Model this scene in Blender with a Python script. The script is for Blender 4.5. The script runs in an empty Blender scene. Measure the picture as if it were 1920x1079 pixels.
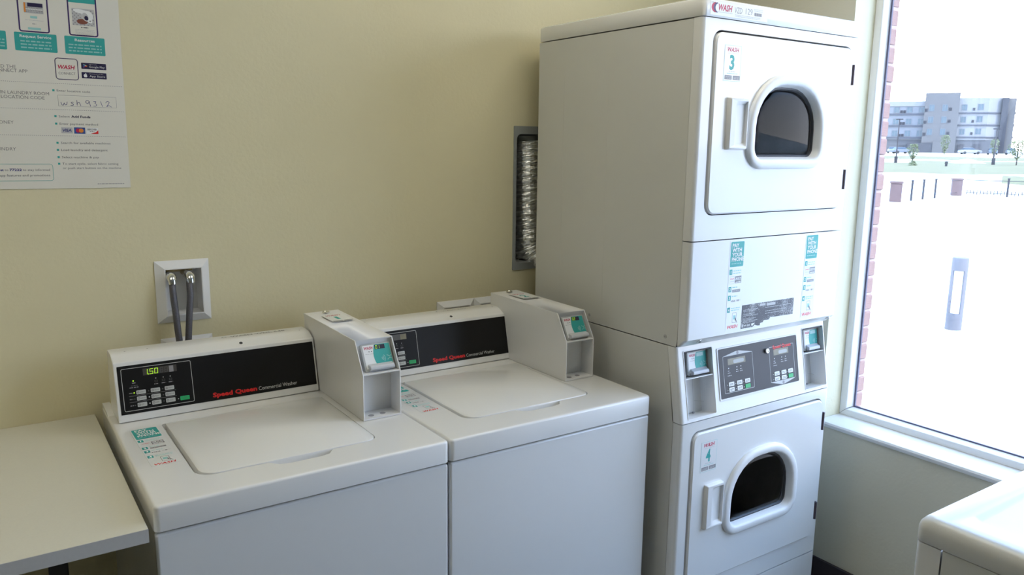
import bpy, bmesh, math, random
from mathutils import Vector, Matrix
from mathutils.geometry import tessellate_polygon
random.seed(7)
S = bpy.context.scene
COL = S.collection
PI = math.pi

# ------------------------------------------------------------------ camera, sky, sun, exposure
cam_d = bpy.data.cameras.new('camera')
cam_d.sensor_width = 36.0
cam_d.lens = 1484.62 / 1920 * 36.0
cam_d.clip_start, cam_d.clip_end = 0.05, 2000
cam = bpy.data.objects.new('camera', cam_d)
COL.objects.link(cam)
_r = Vector((0.82771711, -0.56099722, 0.01290389)).normalized()
_f = Vector((0.55393032, 0.81318237, -0.17859349)).normalized()
_u = _r.cross(_f).normalized()
cam.matrix_world = Matrix(((_r.x, _u.x, -_f.x, -0.23249), (_r.y, _u.y, -_f.y, -2.29842),
                           (_r.z, _u.z, -_f.z, 1.60929), (0, 0, 0, 1)))
S.camera = cam

SKY = 7.8
w = bpy.data.worlds.new('World')
S.world = w
w.use_nodes = True
nt = w.node_tree
bg = nt.nodes['Background']
tc = nt.nodes.new('ShaderNodeTexCoord')
sp = nt.nodes.new('ShaderNodeSeparateXYZ')
rp = nt.nodes.new('ShaderNodeValToRGB')
nt.links.new(tc.outputs['Generated'], sp.inputs[0])
nt.links.new(sp.outputs['Z'], rp.inputs[0])
rp.color_ramp.elements[0].position = 0.0
rp.color_ramp.elements[0].color = (0.90, 0.925, 1.0, 1)
rp.color_ramp.elements[1].position = 0.5
rp.color_ramp.elements[1].color = (0.36, 0.57, 0.95, 1)
nt.links.new(rp.outputs[0], bg.inputs['Color'])
bg.inputs['Strength'].default_value = SKY

sun_d = bpy.data.lights.new('sun', 'SUN')
sun_d.energy = 5.0
sun_d.angle = math.radians(0.6)
sun_d.color = (1.0, 0.96, 0.9)
sun = bpy.data.objects.new('sun', sun_d)
COL.objects.link(sun)
_sd = Vector((0.05, -0.72, 0.70))           # towards the sun: it rakes along the window wall
sun.rotation_euler = _sd.to_track_quat('Z', 'Y').to_euler()

S.view_settings.view_transform = 'Standard'
S.view_settings.look = 'None'
S.view_settings.gamma = 1.0
S.view_settings.use_curve_mapping = False
S.view_settings.exposure = 0.0
FILL_LAMP = 4.5                                   # emission of the added, unseen ceiling fill lamps

# ------------------------------------------------------------------ materials
def mat(name, col, rough=0.5, metal=0.0, noise=0.03, nscale=30.0, bump=0.0, bscale=300.0, coat=0.0, emit=None, spec=0.5):
    m = bpy.data.materials.new(name)
    m.use_nodes = True
    n, l = m.node_tree.nodes, m.node_tree.links
    b = n['Principled BSDF']
    b.inputs['Roughness'].default_value = rough
    b.inputs['Metallic'].default_value = metal
    b.inputs['Specular IOR Level'].default_value = spec
    b.inputs['Coat Weight'].default_value = coat
    if coat: b.inputs['Coat Roughness'].default_value = 0.05
    t = n.new('ShaderNodeTexCoord')
    if noise > 0:
        nz = n.new('ShaderNodeTexNoise')
        nz.inputs['Scale'].default_value = nscale
        nz.inputs['Detail'].default_value = 3
        l.new(t.outputs['Object'], nz.inputs['Vector'])
        mx = n.new('ShaderNodeMix'); mx.data_type = 'RGBA'
        mx.inputs[6].default_value = [max(0, c * (1 - noise)) for c in col] + [1]
        mx.inputs[7].default_value = [min(1, c * (1 + noise)) for c in col] + [1]
        l.new(nz.outputs['Fac'], mx.inputs[0])
        l.new(mx.outputs[2], b.inputs['Base Color'])
    else:
        b.inputs['Base Color'].default_value = (*col, 1)
    if bump > 0:
        nb = n.new('ShaderNodeTexNoise')
        nb.inputs['Scale'].default_value = bscale
        nb.inputs['Detail'].default_value = 2
        l.new(t.outputs['Object'], nb.inputs['Vector'])
        bp = n.new('ShaderNodeBump')
        bp.inputs['Strength'].default_value = bump
        bp.inputs['Distance'].default_value = 0.002
        l.new(nb.outputs['Fac'], bp.inputs['Height'])
        l.new(bp.outputs[0], b.inputs['Normal'])
    if emit:
        b.inputs['Emission Color'].default_value = (*col, 1)
        b.inputs['Emission Strength'].default_value = emit
    return m

def glass_mat(name, tint, gloss_rough=0.02, ior=1.5):
    m = bpy.data.materials.new(name)
    m.use_nodes = True
    n, l = m.node_tree.nodes, m.node_tree.links
    n.clear()
    o = n.new('ShaderNodeOutputMaterial')
    tr = n.new('ShaderNodeBsdfTransparent'); tr.inputs[0].default_value = (*tint, 1)
    gl = n.new('ShaderNodeBsdfGlossy'); gl.inputs['Roughness'].default_value = gloss_rough
    fr = n.new('ShaderNodeFresnel')
    ge = n.new('ShaderNodeNewGeometry'); mr = n.new('ShaderNodeMapRange')    # same reflectance from either side of the sheet
    mr.inputs['To Min'].default_value = ior; mr.inputs['To Max'].default_value = 1 / ior
    l.new(ge.outputs['Backfacing'], mr.inputs['Value']); l.new(mr.outputs[0], fr.inputs[0])
    mx = n.new('ShaderNodeMixShader')
    l.new(fr.outputs[0], mx.inputs[0]); l.new(tr.outputs[0], mx.inputs[1]); l.new(gl.outputs[0], mx.inputs[2])
    l.new(mx.outputs[0], o.inputs[0])
    return m

M = {}
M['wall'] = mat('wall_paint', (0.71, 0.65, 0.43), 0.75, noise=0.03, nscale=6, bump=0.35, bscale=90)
M['wallr'] = mat('wall_paint_cool_shade', (0.62, 0.59, 0.47), 0.75, noise=0.03, nscale=6, bump=0.3, bscale=90)  # cream wall paint, greyed to carry the cool bounced light on this wall
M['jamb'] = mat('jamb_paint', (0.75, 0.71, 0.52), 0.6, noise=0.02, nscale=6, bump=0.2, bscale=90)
M['ceil'] = mat('ceiling_paint', (0.8, 0.79, 0.72), 0.8, bump=0.3, bscale=120)
M['floor'] = mat('floor_vinyl', (0.30, 0.29, 0.27), 0.35, noise=0.12, nscale=8)
M['base'] = mat('rubber_base', (0.035, 0.03, 0.04), 0.5)
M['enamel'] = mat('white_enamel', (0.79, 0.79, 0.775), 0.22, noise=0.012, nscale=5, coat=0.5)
M['enamel_shaded'] = mat('white_enamel_shaded', (0.66, 0.66, 0.63), 0.32, noise=0.02, nscale=4, bump=0.05, bscale=200, coat=0.2)  # same white enamel, with the shade of the sides mixed into its colour
M['plastic'] = mat('white_plastic', (0.78, 0.78, 0.77), 0.35, noise=0.012, nscale=12)
M['steelbox'] = mat('painted_steel_box', (0.76, 0.755, 0.74), 0.3, noise=0.015, nscale=10, coat=0.2)
M['dark'] = mat('gap_dark', (0.04, 0.04, 0.045), 0.6)
M['black'] = mat('black_overlay', (0.011, 0.011, 0.012), 0.34, noise=0.1, spec=0.22)
M['grey_ov'] = mat('charcoal_overlay', (0.055, 0.053, 0.057), 0.35, noise=0.06, spec=0.25)
M['line'] = mat('ink_light_grey', (0.55, 0.56, 0.55), 0.5)
M['dimline'] = mat('ink_dim_grey', (0.10, 0.10, 0.10), 0.5)
M['key'] = mat('key_grey', (0.52, 0.53, 0.52), 0.45)
M['green'] = mat('key_green', (0.02, 0.42, 0.14), 0.45)
M['red'] = mat('ink_red', (0.72, 0.02, 0.02), 0.45)
M['wred'] = mat('ink_crimson', (0.52, 0.015, 0.07), 0.45)
M['teal'] = mat('ink_teal', (0.035, 0.37, 0.34), 0.5)
M['lteal'] = mat('ink_pale_teal', (0.30, 0.58, 0.56), 0.5)
M['white'] = mat('ink_white', (0.82, 0.83, 0.82), 0.5)
M['stick'] = mat('sticker_white', (0.80, 0.81, 0.80), 0.35)
M['film'] = mat('clear_sticker_film', (0.785, 0.79, 0.78), 0.22, noise=0.01, coat=0.4)
M['grey'] = mat('ink_grey', (0.28, 0.27, 0.28), 0.5)
M['dgrey'] = mat('ink_dark_grey', (0.10, 0.095, 0.10), 0.5)
M['lgrey'] = mat('ink_pale_grey', (0.5, 0.5, 0.5), 0.5)
M['txt'] = mat('ink_text_grey', (0.15, 0.145, 0.15), 0.5)
M['paper'] = mat('poster_paper', (0.74, 0.72, 0.64), 0.5, noise=0.015, nscale=4)
M['navy'] = mat('ink_navy', (0.02, 0.015, 0.06), 0.4)
M['violet'] = mat('ink_violet', (0.05, 0.025, 0.13), 0.4)
M['pen'] = mat('pen_blue', (0.05, 0.05, 0.22), 0.5)
M['orange'] = mat('ink_orange', (0.75, 0.25, 0.03), 0.5)
M['cardblue'] = mat('ink_card_blue', (0.04, 0.09, 0.32), 0.5)
M['brown'] = mat('ink_brown', (0.22, 0.07, 0.045), 0.5)
M['led'] = mat('led_green', (0.5, 0.9, 0.03), 0.5, noise=0, emit=0.9)
M['leddim'] = mat('led_off', (0.05, 0.043, 0.038), 0.5)
M['lcd'] = mat('lcd_off', (0.22, 0.20, 0.13), 0.35, noise=0.25, nscale=60)
M['rgrey'] = mat('reader_grey', (0.42, 0.43, 0.42), 0.45)
M['bracket'] = mat('bracket_grey', (0.20, 0.195, 0.20), 0.5)
M['tray'] = mat('reader_tray_grey', (0.55, 0.56, 0.58), 0.3)
M['chrome'] = mat('chrome', (0.75, 0.75, 0.74), 0.14, 1.0)
M['hinge'] = mat('hinge_dark', (0.10, 0.08, 0.10), 0.4, 0.5)
M['hose'] = mat('braided_hose', (0.13, 0.13, 0.15), 0.4, 0.6, noise=0.35, nscale=400, bump=0.5, bscale=700)
M['brass'] = mat('brass', (0.45, 0.36, 0.2), 0.4, 0.8)
M['galv'] = mat('galvanised_steel', (0.36, 0.38, 0.38), 0.5, 0.4, noise=0.12, nscale=25)
M['foil'] = mat('duct_foil', (0.86, 0.86, 0.84), 0.3, 1.0, noise=0.08, nscale=60, bump=0.5, bscale=200)
M['lam'] = mat('cream_laminate', (0.66, 0.64, 0.54), 0.45, noise=0.04, nscale=250)
M['edge'] = mat('counter_edge_band', (0.56, 0.55, 0.53), 0.45, noise=0.05, nscale=120)
M['blk'] = mat('black_steel', (0.015, 0.015, 0.016), 0.45)
M['drum'] = mat('drum_metal', (0.3, 0.31, 0.31), 0.35, 0.85, noise=0.2, nscale=20)
M['rubber'] = mat('dark_seal', (0.03, 0.03, 0.035), 0.4)
M['dglass'] = glass_mat('dryer_glass', (0.72, 0.74, 0.76), ior=1.22)
M['pane'] = glass_mat('window_glass', (0.95, 0.95, 0.95))
M['vinyl'] = mat('white_window_vinyl', (0.80, 0.80, 0.79), 0.35)
M['gasket'] = mat('window_gasket', (0.10, 0.10, 0.16), 0.5)
M['brick'] = mat('red_brick', (0.24, 0.155, 0.145), 0.9, noise=0.18, nscale=40, bump=0.5, bscale=160)
M['mortar'] = mat('mortar', (0.33, 0.265, 0.255), 0.95, noise=0.1, nscale=60)
M['filldif'] = mat('fill_lamp_diffuser', (1.0, 0.92, 0.74), 0.5, noise=0, emit=FILL_LAMP)
M['concrete'] = mat('concrete_paving', (0.62, 0.61, 0.58), 0.9, noise=0.05, nscale=0.6)
M['grass'] = mat('dry_grass', (0.13, 0.122, 0.056), 1.0, noise=0.28, nscale=0.35)
M['bwallA'] = mat('facade_pale_panel', (0.145, 0.152, 0.165), 0.8)
M['bwallB'] = mat('facade_grey_tower', (0.098, 0.095, 0.094), 0.8, noise=0.05, nscale=4)
M['bwallC'] = mat('facade_white_panel', (0.1955, 0.1978, 0.2024), 0.8)
M['bbase'] = mat('facade_base_stone', (0.081, 0.0828, 0.09), 0.8, noise=0.05, nscale=5)
M['bdark'] = mat('facade_dark_stone', (0.0484, 0.0484, 0.055), 0.8, noise=0.25, nscale=0.5)
M['bband'] = mat('facade_band', (0.055, 0.0594, 0.0726), 0.8)
M['bwin'] = mat('facade_pane', (0.05, 0.085, 0.105), 0.25, noise=0.3, nscale=0.7)
M['bfr'] = mat('facade_window_frame', (0.12, 0.124, 0.14), 0.6)
M['bac'] = mat('facade_vent', (0.014, 0.014, 0.02), 0.7)
M['leaf'] = mat('young_leaves', (0.12, 0.14, 0.06), 0.8, noise=0.3, nscale=3)
M['trunk'] = mat('bark', (0.04, 0.03, 0.025), 0.9)
M['carw'] = mat('car_white', (0.2, 0.205, 0.215), 0.3, coat=0.5)
M['carb'] = mat('car_blue_grey', (0.08, 0.094, 0.12), 0.3, coat=0.5)
M['carg'] = mat('car_glass', (0.035, 0.05, 0.07), 0.1)
M['tyre'] = mat('tyre', (0.02, 0.02, 0.02), 0.8)
M['pole'] = mat('dark_pole', (0.028, 0.028, 0.036), 0.5, 0.3)
M['pillar'] = mat('brown_stone_pillar', (0.12, 0.077, 0.074), 0.9, noise=0.25, nscale=8, bump=0.5, bscale=30)
M['bol'] = mat('bollard_grey', (0.121, 0.1166, 0.1276), 0.6, noise=0.12, nscale=20)
M['boldif'] = mat('bollard_diffuser', (0.85, 0.85, 0.84), 0.5)

# worn black notice: black ink rubbed through to the white sticker
def worn_mat():
    m = bpy.data.materials.new('worn_black_notice')
    m.use_nodes = True
    n, l = m.node_tree.nodes, m.node_tree.links
    b = n['Principled BSDF']; b.inputs['Roughness'].default_value = 0.45
    t = n.new('ShaderNodeTexCoord')
    a = n.new('ShaderNodeTexNoise'); a.inputs['Scale'].default_value = 14; a.inputs['Detail'].default_value = 1
    c = n.new('ShaderNodeTexNoise'); c.inputs['Scale'].default_value = 260; c.inputs['Detail'].default_value = 4
    l.new(t.outputs['Object'], a.inputs['Vector']); l.new(t.outputs['Object'], c.inputs['Vector'])
    ad = n.new('ShaderNodeMath'); ad.operation = 'ADD'
    l.new(a.outputs['Fac'], ad.inputs[0]); l.new(c.outputs['Fac'], ad.inputs[1])
    r = n.new('ShaderNodeValToRGB')
    r.color_ramp.elements[0].position = 0.48; r.color_ramp.elements[0].color = (0.055, 0.053, 0.062, 1)
    r.color_ramp.elements[1].position = 0.60; r.color_ramp.elements[1].color = (0.5, 0.5, 0.5, 1)
    ml = n.new('ShaderNodeMath'); ml.operation = 'MULTIPLY'; ml.inputs[1].default_value = 0.5
    l.new(ad.outputs[0], ml.inputs[0]); l.new(ml.outputs[0], r.inputs[0])
    l.new(r.outputs[0], b.inputs['Base Color'])
    return m
M['worn'] = worn_mat()

# ------------------------------------------------------------------ mesh building helpers
class F:                                      # a plane: origin, x direction, y direction, unit scale
    def __init__(s, o, x=(1, 0, 0), y=(0, 0, 1), k=1.0):
        s.o = Vector(o); s.x = Vector(x).normalized(); y = Vector(y); s.y = (y - s.x * y.dot(s.x)).normalized()
        s.n = s.x.cross(s.y); s.k = k
    def __call__(s, a, b, d=0.0):
        return s.o + (s.x * a + s.y * b + s.n * d) * s.k
    def at(s, a, b, d=0.0, k=None):
        return F(s(a, b, d), s.x, s.y, s.k if k is None else k)

def rr(x0, x1, y0, y1, r, n=5):
    """rounded rectangle, counter-clockwise; r is one radius or (bl, br, tr, tl)"""
    if not isinstance(r, (tuple, list)): r = (r,) * 4
    out = []
    for (cx, cy, sx, sy, a0, q) in ((x0, y0, 1, 1, PI, r[0]), (x1, y0, -1, 1, 1.5 * PI, r[1]), (x1, y1, -1, -1, 0, r[2]), (x0, y1, 1, -1, 0.5 * PI, r[3])):
        for i in range(n + 1):
            a = a0 + 0.5 * PI * i / n
            out.append((cx + sx * q + q * math.cos(a), cy + sy * q + q * math.sin(a)))
    return out

_txt = {}
def text_mesh(s, bold=0.0, shear=0.0):
    key = (s, bold, shear)
    if key not in _txt:
        c = bpy.data.curves.new('t', 'FONT')
        c.body = s; c.size = 1.0; c.offset = bold; c.shear = shear; c.resolution_u = 2
        o = bpy.data.objects.new('t', c)
        COL.objects.link(o)
        dg = bpy.context.evaluated_depsgraph_get()
        me = o.evaluated_get(dg).to_mesh()
        v = [tuple(q.co) for q in me.vertices]; f = [tuple(p.vertices) for p in me.polygons]
        o.evaluated_get(dg).to_mesh_clear()
        bpy.data.objects.remove(o); bpy.data.curves.remove(c)
        _txt[key] = (v, f)
    return _txt[key]
_CAP = None

class MB:
    def __init__(s): s.v = []; s.f = []; s.fm = []; s.mats = []
    def mi(s, m):
        if m not in s.mats: s.mats.append(m)
        return s.mats.index(m)
    def poly(s, pts, m):
        b = len(s.v); s.v += [tuple(p) for p in pts]
        s.f.append(tuple(range(b, b + len(pts)))); s.fm.append(s.mi(m))
    def box(s, x0, x1, y0, y1, z0, z1, m):
        b = len(s.v)
        s.v += [(x, y, z) for z in (z0, z1) for y in (y0, y1) for x in (x0, x1)]
        for q in ((0, 2, 3, 1), (4, 5, 7, 6), (0, 1, 5, 4), (2, 6, 7, 3), (0, 4, 6, 2), (1, 3, 7, 5)):
            s.f.append(tuple(b + i for i in q)); s.fm.append(s.mi(m))
    def fbox(s, fr, a0, a1, b0, b1, d0, d1, m):   # a box in a frame
        b = len(s.v)
        s.v += [tuple(fr(a, c, d)) for d in (d0, d1) for c in (b0, b1) for a in (a0, a1)]
        for q in ((0, 2, 3, 1), (4, 5, 7, 6), (0, 1, 5, 4), (2, 6, 7, 3), (0, 4, 6, 2), (1, 3, 7, 5)):
            s.f.append(tuple(b + i for i in q)); s.fm.append(s.mi(m))
    def loft(s, loops, m, closed=True, cap0=False, cap1=False):
        b = len(s.v); n = len(loops[0]); k = s.mi(m)
        for lp in loops: s.v += [tuple(p) for p in lp]
        for j in range(len(loops) - 1):
            for i in range(n if closed else n - 1):
                a = b + j * n + i; c = b + j * n + (i + 1) % n
                s.f.append((a, c, c + n, a + n)); s.fm.append(k)
        if cap0: s.f.append(tuple(b + i for i in reversed(range(n)))); s.fm.append(k)
        if cap1: s.f.append(tuple(b + (len(loops) - 1) * n + i for i in range(n))); s.fm.append(k)
    def plate(s, outer, holes, fn, m):
        rings = [outer] + list(holes)
        flat = [p for r in rings for p in r]
        tri = tessellate_polygon([[Vector((p[0], p[1], 0)) for p in r] for r in rings])
        b = len(s.v); k = s.mi(m)
        s.v += [tuple(fn(p[0], p[1])) for p in flat]
        for t in tri: s.f.append(tuple(b + i for i in t)); s.fm.append(k)
    def extr(s, pts, fn, d0, d1, m):              # a polygon swept from d0 to d1, closed
        s.loft([[fn(a, c, d0) for a, c in pts], [fn(a, c, d1) for a, c in pts]], m, True, True, True)
    def tube(s, path, r, m, n=12, cap=True):
        P = [Vector(p) for p in path]; loops = []
        up = Vector((0, 0, 1)); prev = None
        for i, p in enumerate(P):
            t = (P[min(i + 1, len(P) - 1)] - P[max(i - 1, 0)]).normalized()
            if prev is None:
                a = t.orthogonal().normalized()
            else:
                a = (prev - t * prev.dot(t)).normalized()
            prev = a; c = t.cross(a)
            q = r[i] if isinstance(r, (list, tuple)) else r
            loops.append([p + (a * math.cos(2 * PI * k / n) + c * math.sin(2 * PI * k / n)) * q for k in range(n)])
        s.loft(loops, m, True, cap, cap)
    def disc(s, fr, x, y, r, d0, d1, m, n=14):
        s.extr([(x + r * math.cos(2 * PI * i / n), y + r * math.sin(2 * PI * i / n)) for i in range(n)], fr, d0, d1, m)
    def flat(s, fr, pts, m, d=0.0): s.poly([fr(a, b, d) for a, b in pts], m)
    def rect(s, fr, x0, y0, x1, y1, m, d=0.0): s.flat(fr, [(x0, y0), (x1, y0), (x1, y1), (x0, y1)], m, d)
    def rrect(s, fr, x0, y0, x1, y1, r, m, d=0.0): s.flat(fr, rr(x0, x1, y0, y1, r, 3), m, d)
    def outline(s, fr, x0, y0, x1, y1, r, t, m, d=0.0):
        a = rr(x0, x1, y0, y1, r, 3); b = rr(x0 + t, x1 - t, y0 + t, y1 - t, max(r - t, 0.001), 3)
        s.loft([[fr(*p, d) for p in a], [fr(*p, d) for p in b]], m)
    def stroke(s, fr, pts, t, m, d=0.0):
        for (a, b) in zip(pts[:-1], pts[1:]):
            a, b = Vector(a), Vector(b); q = (b - a)
            if q.length < 1e-6: continue
            q.normalize(); n = Vector((-q.y, q.x)) * t / 2; a2 = a - q * t * .3; b2 = b + q * t * .3
            s.flat(fr, [a2 - n, b2 - n, b2 + n, a2 + n], m, d)
    def micro(s, fr, x0, y, x1, h, m, d=0.0, seed=0):       # unreadable print: a row of short dashes
        rnd = random.Random(seed * 77 + int(x0 * 10) + int(y * 100)); x = x0
        while x < x1:
            l = min(x1, x + rnd.uniform(1.5, 4.5) * h)
            s.rect(fr, x, y, l, y + h, m, d); x = l + 0.8 * h
    def text(s, t, fr, x, y, h, m, w=None, bold=0.0, shear=0.0, align='l', d=0.0):
        global _CAP
        if _CAP is None:
            v, _ = text_mesh('H'); _CAP = max(p[1] for p in v)
        v, f = text_mesh(t, bold, shear)
        x0 = min(p[0] for p in v); x1 = max(p[0] for p in v)
        ky = h / _CAP; kx = ky if w is None else w / (x1 - x0)
        W = (x1 - x0) * kx
        ox = x - (0 if align == 'l' else W if align == 'r' else W / 2)
        b = len(s.v); k = s.mi(m)
        s.v += [tuple(fr(ox + (p[0] - x0) * kx, y + p[1] * ky, d)) for p in v]
        for q in f: s.f.append(tuple(b + i for i in q)); s.fm.append(k)
    def seg7(s, fr, x, y, w, h, ch, m, slant=0.08, t=None, d=0.0):
        t = t or w * 0.2
        on = {'0': 'abcdef', '1': 'bc', '2': 'abged', '3': 'abgcd', '4': 'fgbc', '5': 'afgcd', '8': 'abcdefg', '-': 'g'}[ch]
        H = h / 2
        rc = dict(a=(0, h - t, w, h), d=(0, 0, w, t), g=(0, H - t / 2, w, H + t / 2), f=(0, H, t, h), b=(w - t, H, w, h), e=(0, 0, t, H), c=(w - t, 0, w, H))
        for q in on:
            a0, b0, a1, b1 = rc[q]; g = t * .15
            a0 += g; a1 -= g; b0 += g; b1 -= g
            s.flat(fr, [(x + a0 + b0 * slant, y + b0), (x + a1 + b0 * slant, y + b0), (x + a1 + b1 * slant, y + b1), (x + a0 + b1 * slant, y + b1)], m, d)
    def build(s, name, parent=None, bevel=0.0, seg=2, smooth=True, kind=None, ang=35):
        me = bpy.data.meshes.new(name)
        me.from_pydata(s.v, [], s.f)
        for m in s.mats: me.materials.append(m)
        for p, k in zip(me.polygons, s.fm): p.material_index = k
        bm = bmesh.new(); bm.from_mesh(me)
        bmesh.ops.remove_doubles(bm, verts=bm.verts, dist=1e-6)
        if smooth: bmesh.ops.recalc_face_normals(bm, faces=bm.faces)
        if bevel > 0:
            es = [e for e in bm.edges if len(e.link_faces) == 2 and e.calc_face_angle(0) > math.radians(ang)]
            bmesh.ops.bevel(bm, geom=es, offset=bevel, segments=seg, profile=0.5, affect='EDGES', clamp_overlap=True)
        bm.to_mesh(me); bm.free()
        o = bpy.data.objects.new(name, me)
        COL.objects.link(o)
        if smooth:
            me.polygons.foreach_set('use_smooth', [True] * len(me.polygons))
            me.set_sharp_from_angle(angle=math.radians(40))
            if bevel > 0:
                wn = o.modifiers.new('wn', 'WEIGHTED_NORMAL'); wn.keep_sharp = True
        if parent: o.parent = parent
        if kind: o['kind'] = kind
        return o

def tag(o, label, cat, group=None):
    o['label'] = label; o['category'] = cat
    if group: o['group'] = group
    return o
def thing(name, label, cat, loc=(0, 0, 0), rz=0.0, group=None):
    o = bpy.data.objects.new(name, None)
    COL.objects.link(o); o.location = loc; o.rotation_euler = (0, 0, rz); o.empty_display_size = 0.1
    return tag(o, label, cat, group)
def struct(mb, name, parent=None, **k):
    return mb.build(name, parent, kind=None if parent else 'structure', **k)

# ------------------------------------------------------------------ the room
XW, XL, YF, ZC = 2.257, -4.6, -5.2, 2.70        # window wall, left wall, wall behind the camera, ceiling
def wall_grid(mb, fn, A, B, holes, m):          # a flat face with rectangular holes cut out
    xs = sorted({A[0], A[1]} | {q for h in holes for q in h[:2]}); ys = sorted({B[0], B[1]} | {q for h in holes for q in h[2:]})
    for x0, x1 in zip(xs[:-1], xs[1:]):
        for y0, y1 in zip(ys[:-1], ys[1:]):
            cx, cy = (x0 + x1) / 2, (y0 + y1) / 2
            if any(h[0] < cx < h[1] and h[2] < cy < h[3] for h in holes): continue
            mb.poly([fn(x0, y0), fn(x1, y0), fn(x1, y1), fn(x0, y1)], m)
def wall(name, fn, A, B, holes, t, m, mj=None):
    mb = MB()
    wall_grid(mb, lambda a, b: fn(a, b, 0), A, B, holes, m)
    wall_grid(mb, lambda a, b: fn(a, b, t), A, B, holes, m)
    mb.loft([[fn(a, b, d) for a, b in ((A[0], B[0]), (A[1], B[0]), (A[1], B[1]), (A[0], B[1]))] for d in (0, t)], m)
    for h in holes:
        mb.loft([[fn(a, b, d) for a, b in ((h[0], h[2]), (h[1], h[2]), (h[1], h[3]), (h[0], h[3]))] for d in (0, t)], mj or m)
    return struct(mb, name, smooth=False)

mb = MB(); mb.box(XL, XW, YF, 0, -0.12, 0, M['floor']); struct(mb, 'floor', smooth=False)
mb = MB(); mb.box(XL - .2, XW + .21, YF - .2, 0.2, ZC, ZC + 0.15, M['ceil']); struct(mb, 'ceiling', smooth=False)
OB = (0.184, 0.277, 1.133, 1.259)               # water box opening in the wall
VB = (1.341, 1.60, 1.190, 1.645)                # dryer vent box opening
OB2 = (1.052, 1.150, 0.93, 1.0605); OB3 = (1.194, 1.285, 0.93, 1.0605)
OB0 = (0.190, 0.272, 0.93, 1.045)
wall('wall_back', lambda a, b, d: (a, d, b), (XL - .2, XW), (0, ZC), [VB] + [(q[0] - .006, q[1] + .006, q[2] - .006, q[3] + .006) for q in (OB, OB2, OB3, OB0)], 0.2, M['wall'])
WY0, WY1, WZ0, WZ1 = -2.75, -0.653, 0.636, 2.45
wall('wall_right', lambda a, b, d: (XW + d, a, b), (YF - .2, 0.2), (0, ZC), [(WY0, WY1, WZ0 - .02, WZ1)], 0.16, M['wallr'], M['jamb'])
wall('wall_left', lambda a, b, d: (XL - d, a, b), (YF - .2, 0), (0, ZC), [], 0.2, M['wall'])
wall('wall_front', lambda a, b, d: (a, YF - d, b), (XL, XW), (0, ZC), [], 0.2, M['wall'])
mb = MB(); mb.box(XW - .012, XW, YF, 0, 0, 0.108, M['base']); struct(mb, 'baseboard_right', bevel=0.003)
mb = MB(); mb.box(XL, XW - .012, -.012, 0, 0, 0.108, M['base']); struct(mb, 'baseboard_back', bevel=0.003)

# window on the right: sill board, frame members, gasket, pane
def make_window(name, fn, a0, a1, b0, b1, depth=0.050):
    root = bpy.data.objects.new(name, None); COL.objects.link(root); root['kind'] = 'structure'
    def member(nm, p):                     # p: profile corners, mitred frame side built as one prism
        m_ = MB(); m_.loft(p, M['vinyl'], True, True, True); m_.build(nm, root, bevel=0.002)
    W, st = 0.026, 0.0285                   # face width, width including the sloping glazing stop
    def side(nm, c):
        # c maps (along, across) -> (a, b); along runs 0..1 with mitred ends
        loops = []
        for e in (0, 1):
            loops.append([fn(*c(e, q), d) for q, d in ((0, 0), (W - .002, 0), (W + .001, .003), (st, depth), (0, depth))])
        member(nm, loops)
    side('frame_jamb', lambda e, q: (a1 - q, (b0 + q) if e == 0 else (b1 - q)))
    side('frame_jamb', lambda e, q: (a0 + q, (b0 + q) if e == 0 else (b1 - q)))
    side('frame_rail', lambda e, q: ((a0 + q) if e == 0 else (a1 - q), b0 + q * 0.9))
    side('frame_rail', lambda e, q: ((a0 + q) if e == 0 else (a1 - q), b1 - q))
    g = MB()
    o_ = [(a0 + st, b0 + st * .9), (a1 - st, b0 + st * .9), (a1 - st, b1 - st), (a0 + st, b1 - st)]
    i_ = [(a0 + st + .006, b0 + st * .9 + .005), (a1 - st - .006, b0 + st * .9 + .005), (a1 - st - .006, b1 - st - .006), (a0 + st + .006, b1 - st - .006)]
    g.loft([[fn(*p, .042) for p in o_], [fn(*p, .042) for p in i_], [fn(*p, .049) for p in i_]], M['gasket'])
    g.build('gasket', root, smooth=False)
    p = MB()
    p.extr(o_, lambda a, b, d: fn(a, b, d), .044, .047, M['pane'])
    p.build('pane', root, smooth=False)
    return root
win = make_window('window_1', lambda a, b, d: (2.372 + d, a, b), WY0, WY1, WZ0, WZ1)
mb = MB()
prof = [(2.247, .620), (2.2455, .628), (2.249, .634), (2.256, .636), (2.376, .636), (2.376, .616), (2.249, .616)]
mb.extr(prof, lambda a, b, d: (a, d, b), WY0 + .001, WY1 - .001, M['vinyl']); mb.build('sill', win)

# brick pier outside the glass: every brick its own piece
root = bpy.data.objects.new('trim_1', None); COL.objects.link(root); root['kind'] = 'structure'
mb = MB(); mb.box(2.426, 2.4625, -.681, -.28, -.1, 2.75, M['mortar']); mb.build('mortar_bed', root, smooth=False)
bb = MB(); bb.box(0, .047, 0, .19, 0, .0545, M['brick']); b0 = bb.build('brick', root, bevel=0.004, seg=1)
b0.location = (2.420, -.684, .7178 - .0622)
for i in range(-1, 30):
    for j in (0, 1):
        if i == -1 and j == 0: continue
        o = b0.copy(); COL.objects.link(o)
        o.location = (2.420 + random.uniform(-.003, .003), -.684 + random.uniform(-.0015, .0015) + j * .199 - (i % 2) * j * .09, .7178 + .0622 * i)
        o.scale.y = 1 if (j or i % 2) else .56

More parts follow.
